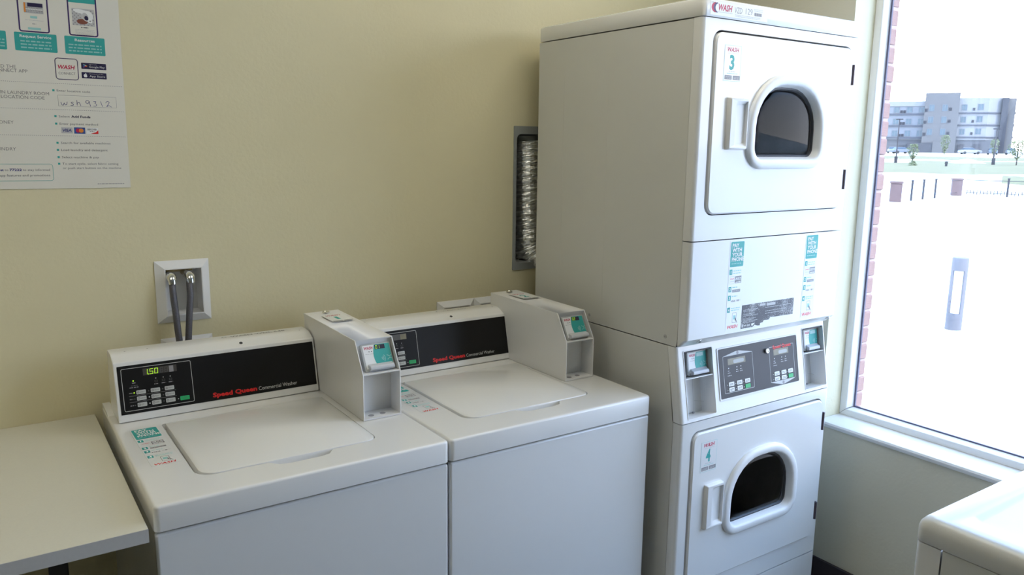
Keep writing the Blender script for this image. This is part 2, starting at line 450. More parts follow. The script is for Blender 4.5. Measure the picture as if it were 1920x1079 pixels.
# fill lamps added on the ceiling, out of view, to brighten the room
for k, (x, y) in enumerate(((1.25, -1.0), (-.9, -1.0))):
    t = thing('ceiling_fill_lamp', 'added unseen ceiling fill lamp with lit diffuser ' + ('in front of the washers' if k == 0 else 'over the left end of the folding counter'), 'lamp', (x, y, ZC))
    a = MB(); a.loft([[(p[0], p[1], z) for p in rr(-.62 + i, .62 - i, -.31 + i, .31 - i, .01, 2)] for z, i in ((-.001, 0), (-.05, 0), (-.05, .03), (-.02, .03))], M['plastic'])
    a.build('lamp_frame', t)
    a = MB(); a.extr(rr(-.588, .588, -.278, .278, .01, 2), lambda p, q, d: (p, q, d), -.035, -.03, M['filldif']); a.build('diffuser', t, smooth=False)

# ------------------------------------------------------------------ printed matter
def wash(mb, fr, x, y, h, m, w=None, align='l', d=0.0):
    mb.text('WASH', fr, x, y, h, m, w=w, bold=0.025, shear=0.22, align=align, d=d)

def strip_print(fr):                       # tall pay-by-phone sticker, 62 x 256 mm
    a = MB(); d = 0.35
    a.rrect(fr, 3, 184, 59, 256, 3, M['teal'], d)
    for i, t in enumerate(('PAY', 'WITH', 'YOUR', 'PHONE')):
        a.text(t, fr, 9, 240 - i * 13.2, 10.5, M['white'], bold=0.03, d=d * 2)
    a.micro(fr, 9, 192, 50, 2.4, M['lteal'], d * 2, 1)
    def num(n, y):
        a.rrect(fr, 3, y, 15, y + 15, 1, M['teal'], d)
        a.text(n, fr, 9, y + 3.5, 8, M['white'], bold=0.03, align='c', d=d * 2)
    num('1', 162); num('2', 112); num('3', 87); num('4', 52)
    for y, s_ in ((171, 1), (164, 2)): a.micro(fr, 19, y, 52, 2.6, M['lteal'], d, s_)
    a.outline(fr, 6, 135, 26, 157, 3, 0.9, M['lgrey'], d)
    wash(a, fr, 8, 148, 3.6, M['red'], w=16, d=d); a.micro(fr, 9, 141, 24, 1.8, M['lgrey'], d, 3)
    for y in (147, 136):
        a.rect(fr, 28, y, 55, y + 9.5, M['grey'], d); a.micro(fr, 31, y + 5, 53, 1.6, M['lgrey'], d * 2, y); a.micro(fr, 31, y + 2, 53, 2.2, M['white'], d * 2, y + 1)
    a.micro(fr, 19, 123, 40, 2.8, M['lteal'], d, 5); a.rect(fr, 19, 110, 53, 118, M['grey'], d); a.micro(fr, 21, 113, 50, 2, M['lgrey'], d * 2, 4)
    a.micro(fr, 19, 97, 42, 2.8, M['lteal'], d, 6)
    a.text('VISA', fr, 16, 82, 5.0, M['dgrey'], w=19, bold=0.02, shear=.2, d=d)
    for x in (41, 47): a.disc(fr, x, 85, 3.0, d, d + .05, M['lgrey'] if x < 45 else M['grey'], 10)
    a.micro(fr, 51, 84, 58, 2.6, M['lgrey'], d, 7)
    for y, s_ in ((62, 8), (56, 9)): a.micro(fr, 19, y, 56, 2.6, M['lteal'], d, s_)
    a.outline(fr, 26, 20, 44, 50, 2.5, 1.3, M['grey'], d)
    a.stroke(fr, [(48, 19), (44, 26), (39, 34), (40, 26)], 2.4, M['grey'], d)
    a.rect(fr, 30, 30, 40, 42, M['lteal'], d)
    wash(a, fr, 7, 4, 9.5, M['red'], w=45, d=d)
    return a

def sticker(parent, name, fr, wd, ht, prn, pname='print'):
    a = MB(); a.fbox(fr, 0, wd, 0, ht, 0, 0.25, M['film']); o = a.build(name, parent, smooth=False)
    p = prn.build(pname, o, smooth=False)
    return o

def number_print(fr, ch):                  # 67 x 94 mm machine number label
    a = MB(); d = .35
    a.outline(fr, 1, 1, 66, 93, 2, .7, M['lteal'], d)
    wash(a, fr, 33.5, 77, 10.5, M['wred'], w=45, align='c', d=d)
    a.micro(fr, 14, 72, 56, 1.2, M['lgrey'], d, 3)
    a.text(ch, fr, 31, 32, 35, M['teal'], w=19, bold=0.035, align='c', d=d)
    a.micro(fr, 20, 25, 46, 1.8, M['lgrey'], d, 1); a.micro(fr, 14, 20, 56, 1.6, M['lteal'], d, 2)
    for x in (5, 37):
        a.rect(fr, x, 5, x + 28, 16, M['grey'], d); a.micro(fr, x + 3, 11, x + 25, 1.6, M['lgrey'], d * 2, x); a.micro(fr, x + 3, 7, x + 25, 2.2, M['lgrey'], d * 2, x + 1)
    return a

def reader(parent, fr, wd, ht, digits, body=40, dim=False):
    """card reader: grey body, printed face, curved tray; fr in millimetres, origin bottom-left of its face"""
    a = MB(); a.extr(rr(0, wd, 0, ht, 4, 3), fr, -body, 0, M['rgrey']); o = a.build('card_reader', parent, bevel=.0012)
    p = MB(); d = .3
    p.rect(fr, 5, 7, wd - 3, ht - 4, M['stick'], d)
    xs = wd * .42
    edge = [(xs + 3 - 7 * math.sin(PI * i / 8), 9 + (ht - 13) * i / 8) for i in range(9)]
    p.plate([(wd - 3, ht - 4)] + list(reversed(edge)) + [(wd - 3, 9)], [], lambda x, y: fr(x, y, d * 2), M['teal'])
    wash(p, fr, 8, ht - 15, 7, M['wred'], w=wd * .30, d=d * 2)
    p.disc(fr, xs - 14, ht - 21, 1.4, 0, d * 2, M['dgrey'], 8); p.disc(fr, xs - 7, ht - 21, 1.4, 0, d * 2, M['dgrey'], 8)
    p.micro(fr, 9, ht - 28, xs - 4, 1.3, M['lgrey'], d * 2, 4); p.micro(fr, 9, 12, 17, 2, M['lteal'], d * 2, 5)
    x0 = xs + 3; dy = ht - 17
    p.rect(fr, x0, dy, x0 + 28, dy + 11.5, M['navy'] if not dim else M['lteal'], d * 3)
    for i in range(4):
        ch = digits[i] if i < len(digits) else '8'
        p.seg7(fr, x0 + 2 + i * 6.4, dy + 1.6, 4.6, 8.4, ch, M['led'] if i < len(digits) else (M['leddim'] if not dim else M['stick']), t=.8, d=d * 4)
    cx, cy = xs + 14, ht * .42
    for k in (1, 2, 3):
        p.stroke(fr, [(cx + k * 4 * math.cos(q), cy + k * 4 * math.sin(q)) for q in [math.radians(-40 + 16 * i) for i in range(6)]], 1.8, M['lteal'], d * 3)
    p.stroke(fr, [(cx + 18, cy + 7), (cx + 25, cy + 3), (cx + 29, cy + 6)], 1.6, M['lteal'], d * 3)
    p.stroke(fr, [(cx + 18, cy - 5), (cx + 25, cy), (cx + 29, cy - 3)], 1.6, M['lteal'], d * 3)
    p.build('reader_print', parent, smooth=False)
    t = MB()                                # tray: a curled lip standing off the face
    pr = [(0.2, 20), (3, 17), (7, 14), (11, 12.5), (13, 8), (12, 2), (0.2, 0)]
    t.loft([[fr(x, b, dd) for dd, b in pr] for x in (10, 12, wd - 7, wd - 5)], M['tray'], True, True, True)
    t.build('reader_tray', parent, bevel=.0015)
    return o

def front_wrap(mb, x0, x1, yb, yf, z, r, m, holes=(), caps=True):
    """sheet-metal front folded round both sides; yb, yf, z are (bottom, top) pairs"""
    def half(k, left):
        pts = []
        xs = x0 if left else x1; sg = 1 if left else -1
        pts.append((xs, yb[k]))
        for i in range(6):
            a = 0.5 * PI * i / 5
            pts.append((xs + sg * r * (1 - math.cos(a)), yf[k] + r * (1 - math.sin(a))))
        return [(p[0], p[1], z[k]) for p in pts]
    for left in (True, False): mb.loft([half(0, left), half(1, left)], m, closed=False)
    fn = lambda x, zz: (x, yf[0] + (yf[1] - yf[0]) * (zz - z[0]) / (z[1] - z[0]), zz)
    mb.plate([(x0 + r, z[0]), (x1 - r, z[0]), (x1 - r, z[1]), (x0 + r, z[1])], holes, fn, m)
    if caps:
        for k in (0, 1): mb.poly(half(k, True) + list(reversed(half(k, False))), m)

# ------------------------------------------------------------------ top-load washers
def washer(X, ch, lab, lit, group):
    root = thing('washing_machine', lab, 'washing machine', (X + .325, -.40, 0), 0, group)
    off = Vector((-.325, .40, 0))
    def P(mb, name, parent=None, **k):
        o = mb.build(name, parent or root, **k)
        if parent is None: o.location = off
        return o
    EN = M['enamel']
    a = MB(); a.box(.004, .646, -.725, -.05, .012, .856, M['enamel_shaded']); P(a, 'cabinet', bevel=.004)
    a = MB(); a.extr(rr(.001, .649, .035, .8565, .006, 3), lambda p, q, d: (p, d, q), -.7265, -.745, EN); P(a, 'front_panel', bevel=.0075, seg=3)
    a = MB(); a.fbox(F((.353, -.745, .8818 - .0), k=.001), -1.3, 1.3, -1.3, 1.3, -1, .7, M['grey'])
    for i in range(4):
        x, y = (.06, .59)[i % 2], (-.68, -.12)[i // 2]
        f_ = MB(); f_.tube([(x, y, 0), (x, y, .013)], .02, M['blk']); P(f_, 'levelling_foot')
    # deck with a lid opening and finger scoop
    a = MB(); Z = .9155
    lp = [[(p[0], p[1], z) for p in rr(0 + i, .65 - i, -.7486 + i, -.045 - i, max(.012 - i * .6, .004), 5)] for z, i in ((.861, .002), (.8625, .0), (.9095, 0), (.9122, .0008), (.9142, .0025), (.9152, .0045), (Z, .0075))]
    a.loft(lp, EN, True, True, False)
    hx0, hx1, hy0, hy1 = .1035, .5150, -.6500, -.2720
    hole = rr(hx0, hx1, hy0, hy1, (.040, .030, .006, .010), 5)
    i6 = 6                                   # after the bottom-left corner arc, insert the scoop
    scoop = [(.252, hy0), (.270, hy0 - .021), (.292, hy0 - .0265), (.362, hy0 - .0265), (.384, hy0 - .021), (.400, hy0)]
    hole = hole[:i6] + scoop + hole[i6:]
    a.plate([(p[0], p[1]) for p in lp[-1]], [hole], lambda p, q: (p, q, Z), EN)
    a.loft([[(p[0], p[1], z) for p in hole] for z in (Z, Z - .016)], EN)
    a.plate(hole, [], lambda p, q: (p, q, Z - .016), EN)
    for s_ in (0, 1):                        # upstand at the rear corners of the deck
        x = .002 if s_ == 0 else .630
        a.extr([(-.045, Z - .03), (-.150, Z - .003), (-.125, Z + .006), (-.045, Z + .008)], lambda p, q, d: (d, p, q), x, x + .018, EN)
    P(a, 'top_deck')
    a = MB(); L = .004
    lid = [[(p[0], p[1], z) for p in rr(hx0 + .0085 + i, hx1 - .002 - i, hy0 + .002 + i, hy1 - .0015 - i, (.036, .028, .005, .008), 5)] for z, i in ((Z - .013, .0), (Z - .002, 0), (Z + .0012, .0012), (Z + .0022, .0035))]
    a.loft(lid, EN, True, True, True); P(a, 'lid')
    a = MB()
    a.extr([(-.2195, .9165), (-.1862, 1.0600), (-.1835, 1.0625), (-.1795, 1.0640), (-.168, 1.0690), (-.157, 1.0745), (-.146, 1.0775), (-.130, 1.0785), (-.1005, 1.0785), (-.095, 1.076), (-.095, .9165)], lambda p, q, d: (d, p, q), .0165, .5300, EN)
    con = P(a, 'console', bevel=.0035, seg=2, ang=60)
    a = MB(); fr = F((.325, -.1683, 1.0690), (1, 0, 0), (0, .0165, .0083), .001)
    a.disc(fr, 8.5, 0, 6.5, -.5, .6, M['white']); a.disc(fr, 8.5, 0, 4.9, -.5, 1.0, M['dark']); P(a, 'screw_hole', con)
    a = MB(); fr = F((0, -.120, 1.0786), (1, 0, 0), (0, 1, 0), .001)
    if lit:
        a.text('WASH WDL 548', fr, 318, -8, 11, M['dgrey'], w=150, bold=.02, d=.3); a.stroke(fr, [(300, -4), (295, -1), (300, 3)], 2.5, M['dgrey'], .3); a.stroke(fr, [(308, -4), (303, -1), (308, 3)], 2, M['dgrey'], .3)
        a.micro(fr, 475, -2, 512, 2.5, M['lgrey'], .3, 3); a.micro(fr, 478, -8, 505, 2, M['lgrey'], .3, 4)
    else:
        a.text('WASH WDL', fr, 325, -8, 9, M['dgrey'], w=95, bold=.0, d=.3); a.stroke(fr, [(310, -4), (305, -1), (310, 3)], 2.5, M['dgrey'], .3)
        a.micro(fr, 428, -3, 470, 3, M['grey'], .3, 3); a.micro(fr, 475, -8, 512, 2, M['lgrey'], .3, 4)
    P(a, 'print', con, smooth=False)
    a = MB(); a.micro(fr, 38, 6, 75, 3, M['lgrey'], .3, 8); P(a, 'print', con, smooth=False)
    for x, y in ((52, -20), (105, -20), (505, -22)): a = MB(); a.disc(fr, x, y, 2.2, .0, .3, M['grey'], 8); P(a, 'rivet', con, smooth=False)
    # black control overlay with keys
    fr = F((.0244, -.2152, .9355), (1, 0, 0), (0, .0275, .118), .001)
    a = MB(); a.extr(rr(0, 500.2, 0, 120.6, 1.5, 3), fr, -1, .8, M['black']); ov = P(a, 'control_panel', bevel=.0003)
    a = MB(); d = 1.1
    a.outline(fr, 8, 7, 173, 113.5, 4, 1.2, M['line'], d)
    a.rect(fr, 58, 91, 138, 108, M['leddim'] if lit else M['dimline'], d)
    if lit:
        a.seg7(fr, 61.5, 92.5, 7, 13.5, '1', M['led'], t=1.3, d=d * 2); a.rect(fr, 70.0, 92.3, 71.6, 94, M['led'], d * 2)
        a.seg7(fr, 73.0, 92.5, 8.4, 13.5, '5', M['led'], t=1.3, d=d * 2); a.seg7(fr, 84.4, 92.5, 8.4, 13.5, '0', M['led'], t=1.3, d=d * 2)
        for x in (97, 108): a.seg7(fr, x, 92.5, 8.4, 13.5, '8', M['dimline'], t=2, d=d * 2)
        a.rect(fr, 119.5, 91, 130, 107, M['grey'], d * 2)
    else:
        a.rect(fr, 118, 91, 138, 107, M['lcd'], d * 2)
    a.disc(fr, 34, 81, 1.6, 0, d * 2, M['led'] if lit else M['dimline'], 8)
    a.micro(fr, 31, 74.5, 39, 2.2, M['grey'], d, 1); a.micro(fr, 28, 68, 43, 2, M['dimline'], d, 2); a.micro(fr, 24, 63.5, 45, 2, M['grey'], d, 3)
    for k, x in enumerate((86.4, 104, 120.7)):
        a.disc(fr, x, 80.3, 1.3, 0, d, M['line'], 8); a.outline(fr, x - 3.5, 70.5, x + 3.5, 75.5, 1, .7, M['dimline'], d); a.micro(fr, x - 5, 65, x + 5, 2, M['grey'], d, k)
    for y in (43.3, 28): a.rect(fr, 21, y, 131, y + .7, M['grey'], d)
    cols, rows = ((38.4, 60.3), (71.8, 93.6), (104.8, 127.2)), ((46.2, 56), (30.7, 40.6), (14.6, 25))
    names = (('LIGHT', 'MEDIUM', 'HEAVY'), ('NORMAL', 'PERM', 'DELICATE'), ('HOT', 'WARM', 'COLD'))
    litk = {(0, 0), (1, 1), (2, 1)} if lit else set()
    for j, (y0, y1) in enumerate(rows):
        a.micro(fr, 22, (y0 + y1) / 2 - 1, 30, 2, M['grey'], d, j)
        for i, (x0, x1) in enumerate(cols):
            a.disc(fr, x0 - 5, (y0 + y1) / 2, 1.5, 0, d * 2, M['led'] if (j, i) in litk and i == 0 else M['white'] if (j, i) in litk else M['dimline'], 8)
            a.outline(fr, x0 + 2, y0 + 2.6, x0 + 6.5, y1 - 2.6, 1, .9, M['dgrey'], 2.2); a.text(names[j][i], fr, x0 + 8, (y0 + y1) / 2 - 1.4, 2.8, M['dgrey'], w=min(12, 2.2 * len(names[j][i])), d=2.2)
    a.disc(fr, 134.5, 19.5, 1.3, 0, d, M['lgrey'], 8)
    a.text('Speed Queen', fr, 219, 9, 10.8, M['red'], w=115, bold=.04, d=d)
    a.text('Commercial Washer', fr, 338.5, 8.4, 9.8, M['line'], w=106, bold=0, d=d)
    for j, (y0, y1) in enumerate(rows):
        for i, (x0, x1) in enumerate(cols):
            k = MB(); k.extr(rr(x0, x1, y0, y1, 1.5, 2), fr, .5, 1.8, M['key']); P(k, 'key', ov, smooth=False)
    k = MB(); k.extr(rr(139, 161.4, 14.5, 25, 1.2, 2), fr, .5, 1.8, M['green']); k.text('START', fr, 150, 18, 3, M['dgrey'], align='c', d=2.2); g = P(k, 'start_key', ov, smooth=False); g['label'] = 'green start key'
    P(a, 'panel_print', ov, smooth=False)
    # sticker on the deck
    fr = F((.0345, -.541, Z + .0003), (1, 0.018, 0), (-.018, 1, 0), .001)
    sticker(root, 'deck_sticker', fr, 62, 262, strip_print(fr), 'sticker_print').location = off
    # payment box of folded steel
    bx = (.5330 if ch == '1' else .5225); bw = .1040; SB = M['steelbox']
    bz, yb, yf = .9165, -.105, -.520
    side = [(yb, bz), (yf, bz), (yf, 1.0355), (-.4715, 1.1145), (yb, 1.1180)]
    a = MB()
    for x in (bx, bx + bw - .0025): a.extr(side, lambda p, q, d: (d, p, q), x, x + .0025, SB)
    a.box(bx + .0025, bx + bw - .0025, yb - .0025, yb, bz, 1.1155, SB)
    a.extr([(yb, 1.1180), (-.4715, 1.1145), (-.4715, 1.1120), (yb, 1.1155)], lambda p, q, d: (d, p, q), bx + .0025, bx + bw - .0025, SB)
    a.box(bx + .0025, bx + bw - .0025, yf, yb, bz, bz + .004, SB)
    a.box(bx + .0025, bx + bw - .0025, -.466, -.462, bz, 1.112, SB)
    pb = P(a, 'payment_box', bevel=.0008, seg=1)
    a = MB(); a.box(bx + .0025, bx + bw - .0025, yf + .001, -.466, 1.0335, 1.0360, SB); P(a, 'shelf', pb, smooth=False)
    fr = F((bx, 0, bz + .004), (1, 0, 0), (0, 1, 0), .001)
    a = MB()
    for x in (29, 62): a.disc(fr, x, -500 + (x - 29) * .08, 7.6, 0, .5, M['grey'], 16)
    P(a, 'floor_hole', pb, smooth=False)
    fr = F((bx, 0, 1.1180), (1, 0, 0), (0, 1, -.0095), .001)
    a = MB(); a.loft([[fr(55 + r_ * math.cos(q * PI / 8), -134 + r_ * math.sin(q * PI / 8), h_) for q in range(16)] for r_, h_ in ((11, 0), (11, 2), (8, 4), (6.5, 4), (5.5, 2.5))], M['chrome'], True, False, True)
    P(a, 'lock', pb)
    a = MB(); a.rect(fr, 26, -267, 88, -172, M['stick'], .25)
    wash(a, fr, 35, -190, 10, M['wred'], w=44, d=.5); a.text(ch, fr, 55, -238, 34, M['teal'], w=10 if ch == '1' else 20, bold=.02, align='c', d=.5)
    a.rect(fr, 28, -264, 56, -256, M['grey'], .5); a.rect(fr, 60, -264, 86, -256, M['grey'], .5)
    P(a, 'box_label', pb, smooth=False)
    fr = F((bx + .0155, -.5035, 1.0372), (1, 0, 0), (0, .0445, .080), .001)
    reader(pb, fr, 82, 73, '0' + ch, body=30)
    return root

washer(0.0, '1', 'white top-load washer next to the counter, its display lit, box numbered 1', True, 'top-load washers')
washer(0.6534, '2', 'white top-load washer beside the stacked dryer, display dark, box numbered 2', False, 'top-load washers')

# ------------------------------------------------------------------ stacked dryer
SX, SR, SYB, SYF = 1.361, 2.044, -.102, -.815
root = thing('stacked_dryer', 'tall white stacked dryer with two round-topped door windows, numbered 3 and 4', 'dryer', ((SX + SR) / 2, -.45, 0))
OFF = Vector((-(SX + SR) / 2, .45, 0))
def P(mb, name, parent=None, **k):
    o = mb.build(name, parent or root, **k)
    if parent is None: o.location = OFF
    return o
EN, ES = M['enamel'], M['enamel_shaded']
ZU, ZM, ZL, ZT, ZCn = 1.0544, 1.3535, 1.9385, 1.9875, .8350
a = MB()
yj = -.7815
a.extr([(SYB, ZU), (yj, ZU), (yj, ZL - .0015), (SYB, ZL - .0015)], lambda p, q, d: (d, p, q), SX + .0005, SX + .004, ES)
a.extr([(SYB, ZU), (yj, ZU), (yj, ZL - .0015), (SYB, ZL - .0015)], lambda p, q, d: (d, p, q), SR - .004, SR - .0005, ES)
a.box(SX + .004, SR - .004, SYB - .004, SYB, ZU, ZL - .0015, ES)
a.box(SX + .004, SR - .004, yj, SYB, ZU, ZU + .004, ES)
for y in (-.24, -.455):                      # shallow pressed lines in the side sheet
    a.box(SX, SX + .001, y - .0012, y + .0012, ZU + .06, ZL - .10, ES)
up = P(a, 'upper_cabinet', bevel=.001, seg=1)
fr = F((SX, 0, 0), (0, -1, 0), (0, 0, 1), .001)
for y in (-.40, -.735):
    a = MB(); a.disc(fr, -y * 1000, ZU * 1000 + 22, 6, 0, 1.2, M['lgrey'], 12); a.disc(fr, -y * 1000, ZU * 1000 + 22, 2.4, 0, 1.6, M['grey'], 6); P(a, 'screw', up, smooth=False)
a = MB()
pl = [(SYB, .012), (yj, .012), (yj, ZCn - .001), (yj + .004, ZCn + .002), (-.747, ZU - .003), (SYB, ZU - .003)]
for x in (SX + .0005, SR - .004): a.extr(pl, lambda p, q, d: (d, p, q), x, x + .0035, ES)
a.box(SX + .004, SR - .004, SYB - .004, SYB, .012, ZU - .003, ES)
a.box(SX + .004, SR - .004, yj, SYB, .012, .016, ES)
P(a, 'lower_cabinet', bevel=.001, seg=1)
for i in range(4):
    x, y = (SX + .05, SR - .05)[i % 2], (-.74, -.16)[i // 2]
    a = MB(); a.tube([(x, y, 0), (x, y, .013)], .02, M['blk']); P(a, 'levelling_foot')
a = MB()
lp = [[(p[0], p[1], z) for p in rr(SX - .0015 + i, SR + .0015 - i, SYF - .003 + i, SYB + .001 - i, .012, 5)] for z, i in ((ZL + .0015, .001), (ZL + .003, 0), (ZT - .008, 0), (ZT - .0025, .0025), (ZT, .008))]
a.loft(lp, EN, True, True, True); P(a, 'top_lid')

def door_unit(dz, ch, open_left=True):
    """front sheet opening, door, window, handle, hinges for one tumbler; dz = drop from the upper one"""
    DX0, DX1, DZ0, DZ1 = 1.4075, 2.0140, 1.4265 - dz, 1.9050 - dz
    nm = 'upper' if dz == 0 else 'lower'
    out = rr(DX0, DX1, DZ0, DZ1, .027, 5)
    ins = rr(DX0 + .004, DX1 - .004, DZ0 + .004, DZ1 - .004, .024, 5)
    def D(i): return rr(1.5465 + i, 1.8935 - i, 1.5480 - dz + i, 1.8110 - dz - i, (max(.062 - i, .01), max(.062 - i, .01), .150 - i, .150 - i), 7)
    y0 = SYF - .007
    a = MB()
    a.loft([[(p[0], yy, p[1]) for p in lp_] for lp_, yy in ((out, SYF + .03), (out, y0 + .004), (ins, y0))], EN)
    a.plate(ins, [D(.012)], lambda p, q: (p, y0, q), EN)
    a.loft([[(p[0], yy, p[1]) for p in D(.012)] for yy in (y0, SYF + .03)], EN)
    door = P(a, nm + '_door')
    a = MB()
    a.loft([[(p[0], yy, p[1]) for p in D(i)] for i, yy in ((0, y0 + .0005), (.0005, y0 - .006), (.003, y0 - .0105), (.0085, y0 - .0130), (.021, y0 - .0130), (.0255, y0 - .0110), (.0285, y0 - .006), (.036, y0 + .016), (.012, y0 + .018))], M['plastic'])
    P(a, 'window_frame', door)
    a = MB(); a.loft([[(p[0], yy, p[1]) for p in D(i)] for i, yy in ((.0335, y0 + .010), (.0385, y0 + .009), (.0425, y0 + .014), (.0355, y0 + .018))], M['rubber']); P(a, 'seal', door)
    a = MB()
    gl = [[(p[0], yy, p[1]) for p in D(i)] for i, yy in ((.039, y0 + .014), (.047, y0 + .009), (.06, y0 + .0065))]
    a.loft(gl, M['dglass'], True, False, True); P(a, 'door_glass', door)
    # handle: raised grip with a hollow behind it
    fr = F((1.4620, y0, 1.6010 - dz), k=.001)
    a = MB()
    a.loft([[fr(*p, d) for p in rr(i, 73 - i, j, 139 - j, 3, 3)] for i, j, d in ((0, 0, 0), (1.5, 1, 11), (4, 3, 13.5))], M['plastic'])
    a.plate(rr(4, 72.4, 3, 136, 3, 3), [rr(22, 70, 9, 130, (6, 2, 2, 6), 3)], lambda p, q: fr(p, q, 13.5), M['plastic'])
    a.loft([[fr(*p, d) for p in lp_] for lp_, d in ((rr(22, 70, 9, 130, (6, 2, 2, 6), 3), 13.5), (rr(30, 69, 18, 121, (8, 2, 2, 8), 3), 4.5))], M['plastic'], True, False, True)
    P(a, 'handle', door)
    # stickers on the door
    fr = F((1.4400, y0 - .0001, 1.7805 - dz), k=.001)
    s_ = MB(); s_.fbox(fr, 0, 67, 0, 94, 0, .25, M['film']); n_ = number_print(fr, ch)
    P(s_, 'number_label', door, smooth=False); P(n_, 'label_print', door, smooth=False)
    for z0, z1 in ((1.799, 1.859), (1.4835, 1.544)):
        a = MB(); a.box(2.0155, 2.0235, SYF - .0065, SYF + .004, z0 - dz, z1 - dz, M['hinge']); a.tube([(2.0195, SYF - .007, z0 - dz), (2.0195, SYF - .007, z1 - dz)], .003, M['hinge'], 8); P(a, 'hinge', door)
    # drum seen through the glass
    a = MB(); n = 32; cx, cz = 1.712, 1.672 - dz
    ring = lambda r_, y: [(cx + r_ * math.cos(2 * PI * k / n), y, cz + r_ * math.sin(2 * PI * k / n)) for k in range(n)]
    a.loft([ring(.235, -.775), ring(.20, -.77), ring(.20, -.755), ring(.262, -.73), ring(.262, -.20), ring(.20, -.18)], M['drum'], True, False, True)
    dr = P(a, nm + '_drum')
    for k in range(3):
        an = math.radians(35 + 120 * k + dz * 20); f_ = F((cx, -.73, cz), (math.cos(an), 0, math.sin(an)), (0, 1, 0))
        b_ = MB(); b_.loft([[f_(.262, y, -.04), f_(.205, y, -.012), f_(.205, y, .012), f_(.262, y, .04)] for y in (.02, .5)], M['drum'], True, True, True); P(b_, 'baffle', dr)
    # sheet opening round the door
    return rr(DX0 - .0055, DX1 + .003, DZ0 - .003, DZ1 + .0055, .031, 5)

h1 = door_unit(0, '3')
h2 = door_unit(1.105, '4')
def front(name, z0, z1, hole=None):
    a = MB()
    front_wrap(a, SX, SR, (yj - .0015,) * 2, (SYF,) * 2, (z0, z1), .0105, EN, [hole] if hole else [])
    if hole: a.loft([[(p[0], yy, p[1]) for p in hole] for yy in (SYF, SYF + .034)], EN)
    return P(a, name)
front('upper_front', ZM + .002, ZL - .0005, h1)
front('lower_front', .2580, ZCn - .0015, h2)
front('base_panel', .014, .2540)
# access panel with a chamfered lower edge
a = MB()
front_wrap(a, SX, SR, (yj - .0015,) * 2, (SYF,) * 2, (1.0790, ZM - .001), .0105, EN)
front_wrap(a, SX, SR, (yj - .0015,) * 2, (SYF + .0265, SYF), (1.0560, 1.0790), .0105, EN)
ap = P(a, 'access_panel')
for x in (1.4255, 2.0215):
    fr = F((x, SYF + .011, 1.0692), (1, 0, 0), (0, -.0265, .023), .001)
    a = MB(); a.disc(fr, 0, 0, 8.5, -.2, .8, M['enamel'], 16); a.disc(fr, 1.5, 0, 5, .2, 3.5, M['chrome'], 14); a.disc(fr, 1.5, 0, 2.6, 3.4, 3.8, M['dark'], 6); P(a, 'panel_screw', ap)
for x in (1.5185, 1.8615):
    fr = F((x, SYF - .0002, 1.0895), (1, 0, 0), (0.0, 0, 1), .001)
    s_ = MB(); s_.fbox(fr, 0, 62, 0, 258, 0, .25, M['film']); P(s_, 'payment_sticker', ap, smooth=False); P(strip_print(fr), 'sticker_print', ap, smooth=False)
# worn black notice, its lower edge torn off at the right
fr = F((1.5855, SYF - .0002, 1.0870), k=.001)
a = MB()
ol = [(0, 0), (52, 0), (60, 6), (72, 2), (84, 1), (86, 8), (97, 9), (101, 15), (125, 14), (130, 21), (150, 20), (190, 20), (237, 19), (237, 70), (0, 70)]
a.plate(ol, [], lambda p, q: fr(p, q, .35), M['worn'])
nt_ = P(a, 'black_notice', ap, smooth=False)
a = MB()
for i, y in enumerate((54, 50, 41, 36.5, 27, 23.5, 20, 16.5)):
    a.micro(fr, 6, y, 72 - (i % 3) * 9, 1.5, M['lgrey'], .6, i)
for i, y in enumerate((52, 41, 34)):
    a.micro(fr, 105, y, 226 - i * 20, 1.8, M['lgrey'], .6, i + 20)
a.rect(fr, 78, 60, 104, 67, M['lgrey'], .6); a.rect(fr, 110, 58, 150, 66, M['lgrey'], .6)
a.rect(fr, 3, 4, 5, 13, M['white'], .6); a.rect(fr, 7, 4, 9, 13, M['white'], .6); a.micro(fr, 12, 6, 40, 4, M['lgrey'], .6, 40); a.flat(fr, [(48, 2), (62, 12), (44, 11)], M['white'], .6)
P(a, 'notice_print', ap, smooth=False)
# asset label on the lid
fr = F((1.3815, SYF - .0033, 1.9445), k=.001)
s_ = MB(); s_.fbox(fr, 0, 226, 0, 34, 0, .25, M['stick']); P(s_, 'asset_label', root, smooth=False).location = OFF
lb = [o for o in root.children if o.name.startswith('asset_label')][0]
a = MB(); d = .5
for k, (m_, s0) in enumerate(((M['wred'], 0), (M['violet'], 7))):
    a.plate([(20 + s0 + 0.9 * 18 * math.cos(q), 19 + 13 * math.sin(q)) for q in [PI * (.55 + .9 * i / 9) for i in range(10)]] + [(24 + s0 + .7 * 18 * math.cos(q), 19 + 11 * math.sin(q)) for q in [PI * (1.45 - .9 * i / 9) for i in range(10)]], [], lambda p, q: fr(p, q, d), m_)
wash(a, fr, 30, 13, 15.5, M['wred'], w=53, d=d)
a.text('VZD', fr, 92, 12, 15, M['grey'], w=30, bold=-.005, d=d); a.text('129', fr, 136, 13, 15, M['grey'], w=27, bold=-.005, d=d)
a.micro(fr, 3, 30, 18, 1.6, M['grey'], d, 1); a.micro(fr, 30, 8.5, 84, 1.4, M['lgrey'], d, 2)
for i, y in enumerate((7, 3.5)): a.micro(fr, 94, y, 196, 1.4, M['lgrey'], d, 4 + i)
for i, y in enumerate((28, 24)): a.micro(fr, 168, y, 204, 1.3, M['lgrey'], d, 8 + i)
for i in range(14): a.rect(fr, 171 + i * 2.2, 12, 172.2 + i * 2.2 + (i % 3) * .5, 20, M['grey'], d)
P(a, 'label_print', lb, smooth=False)

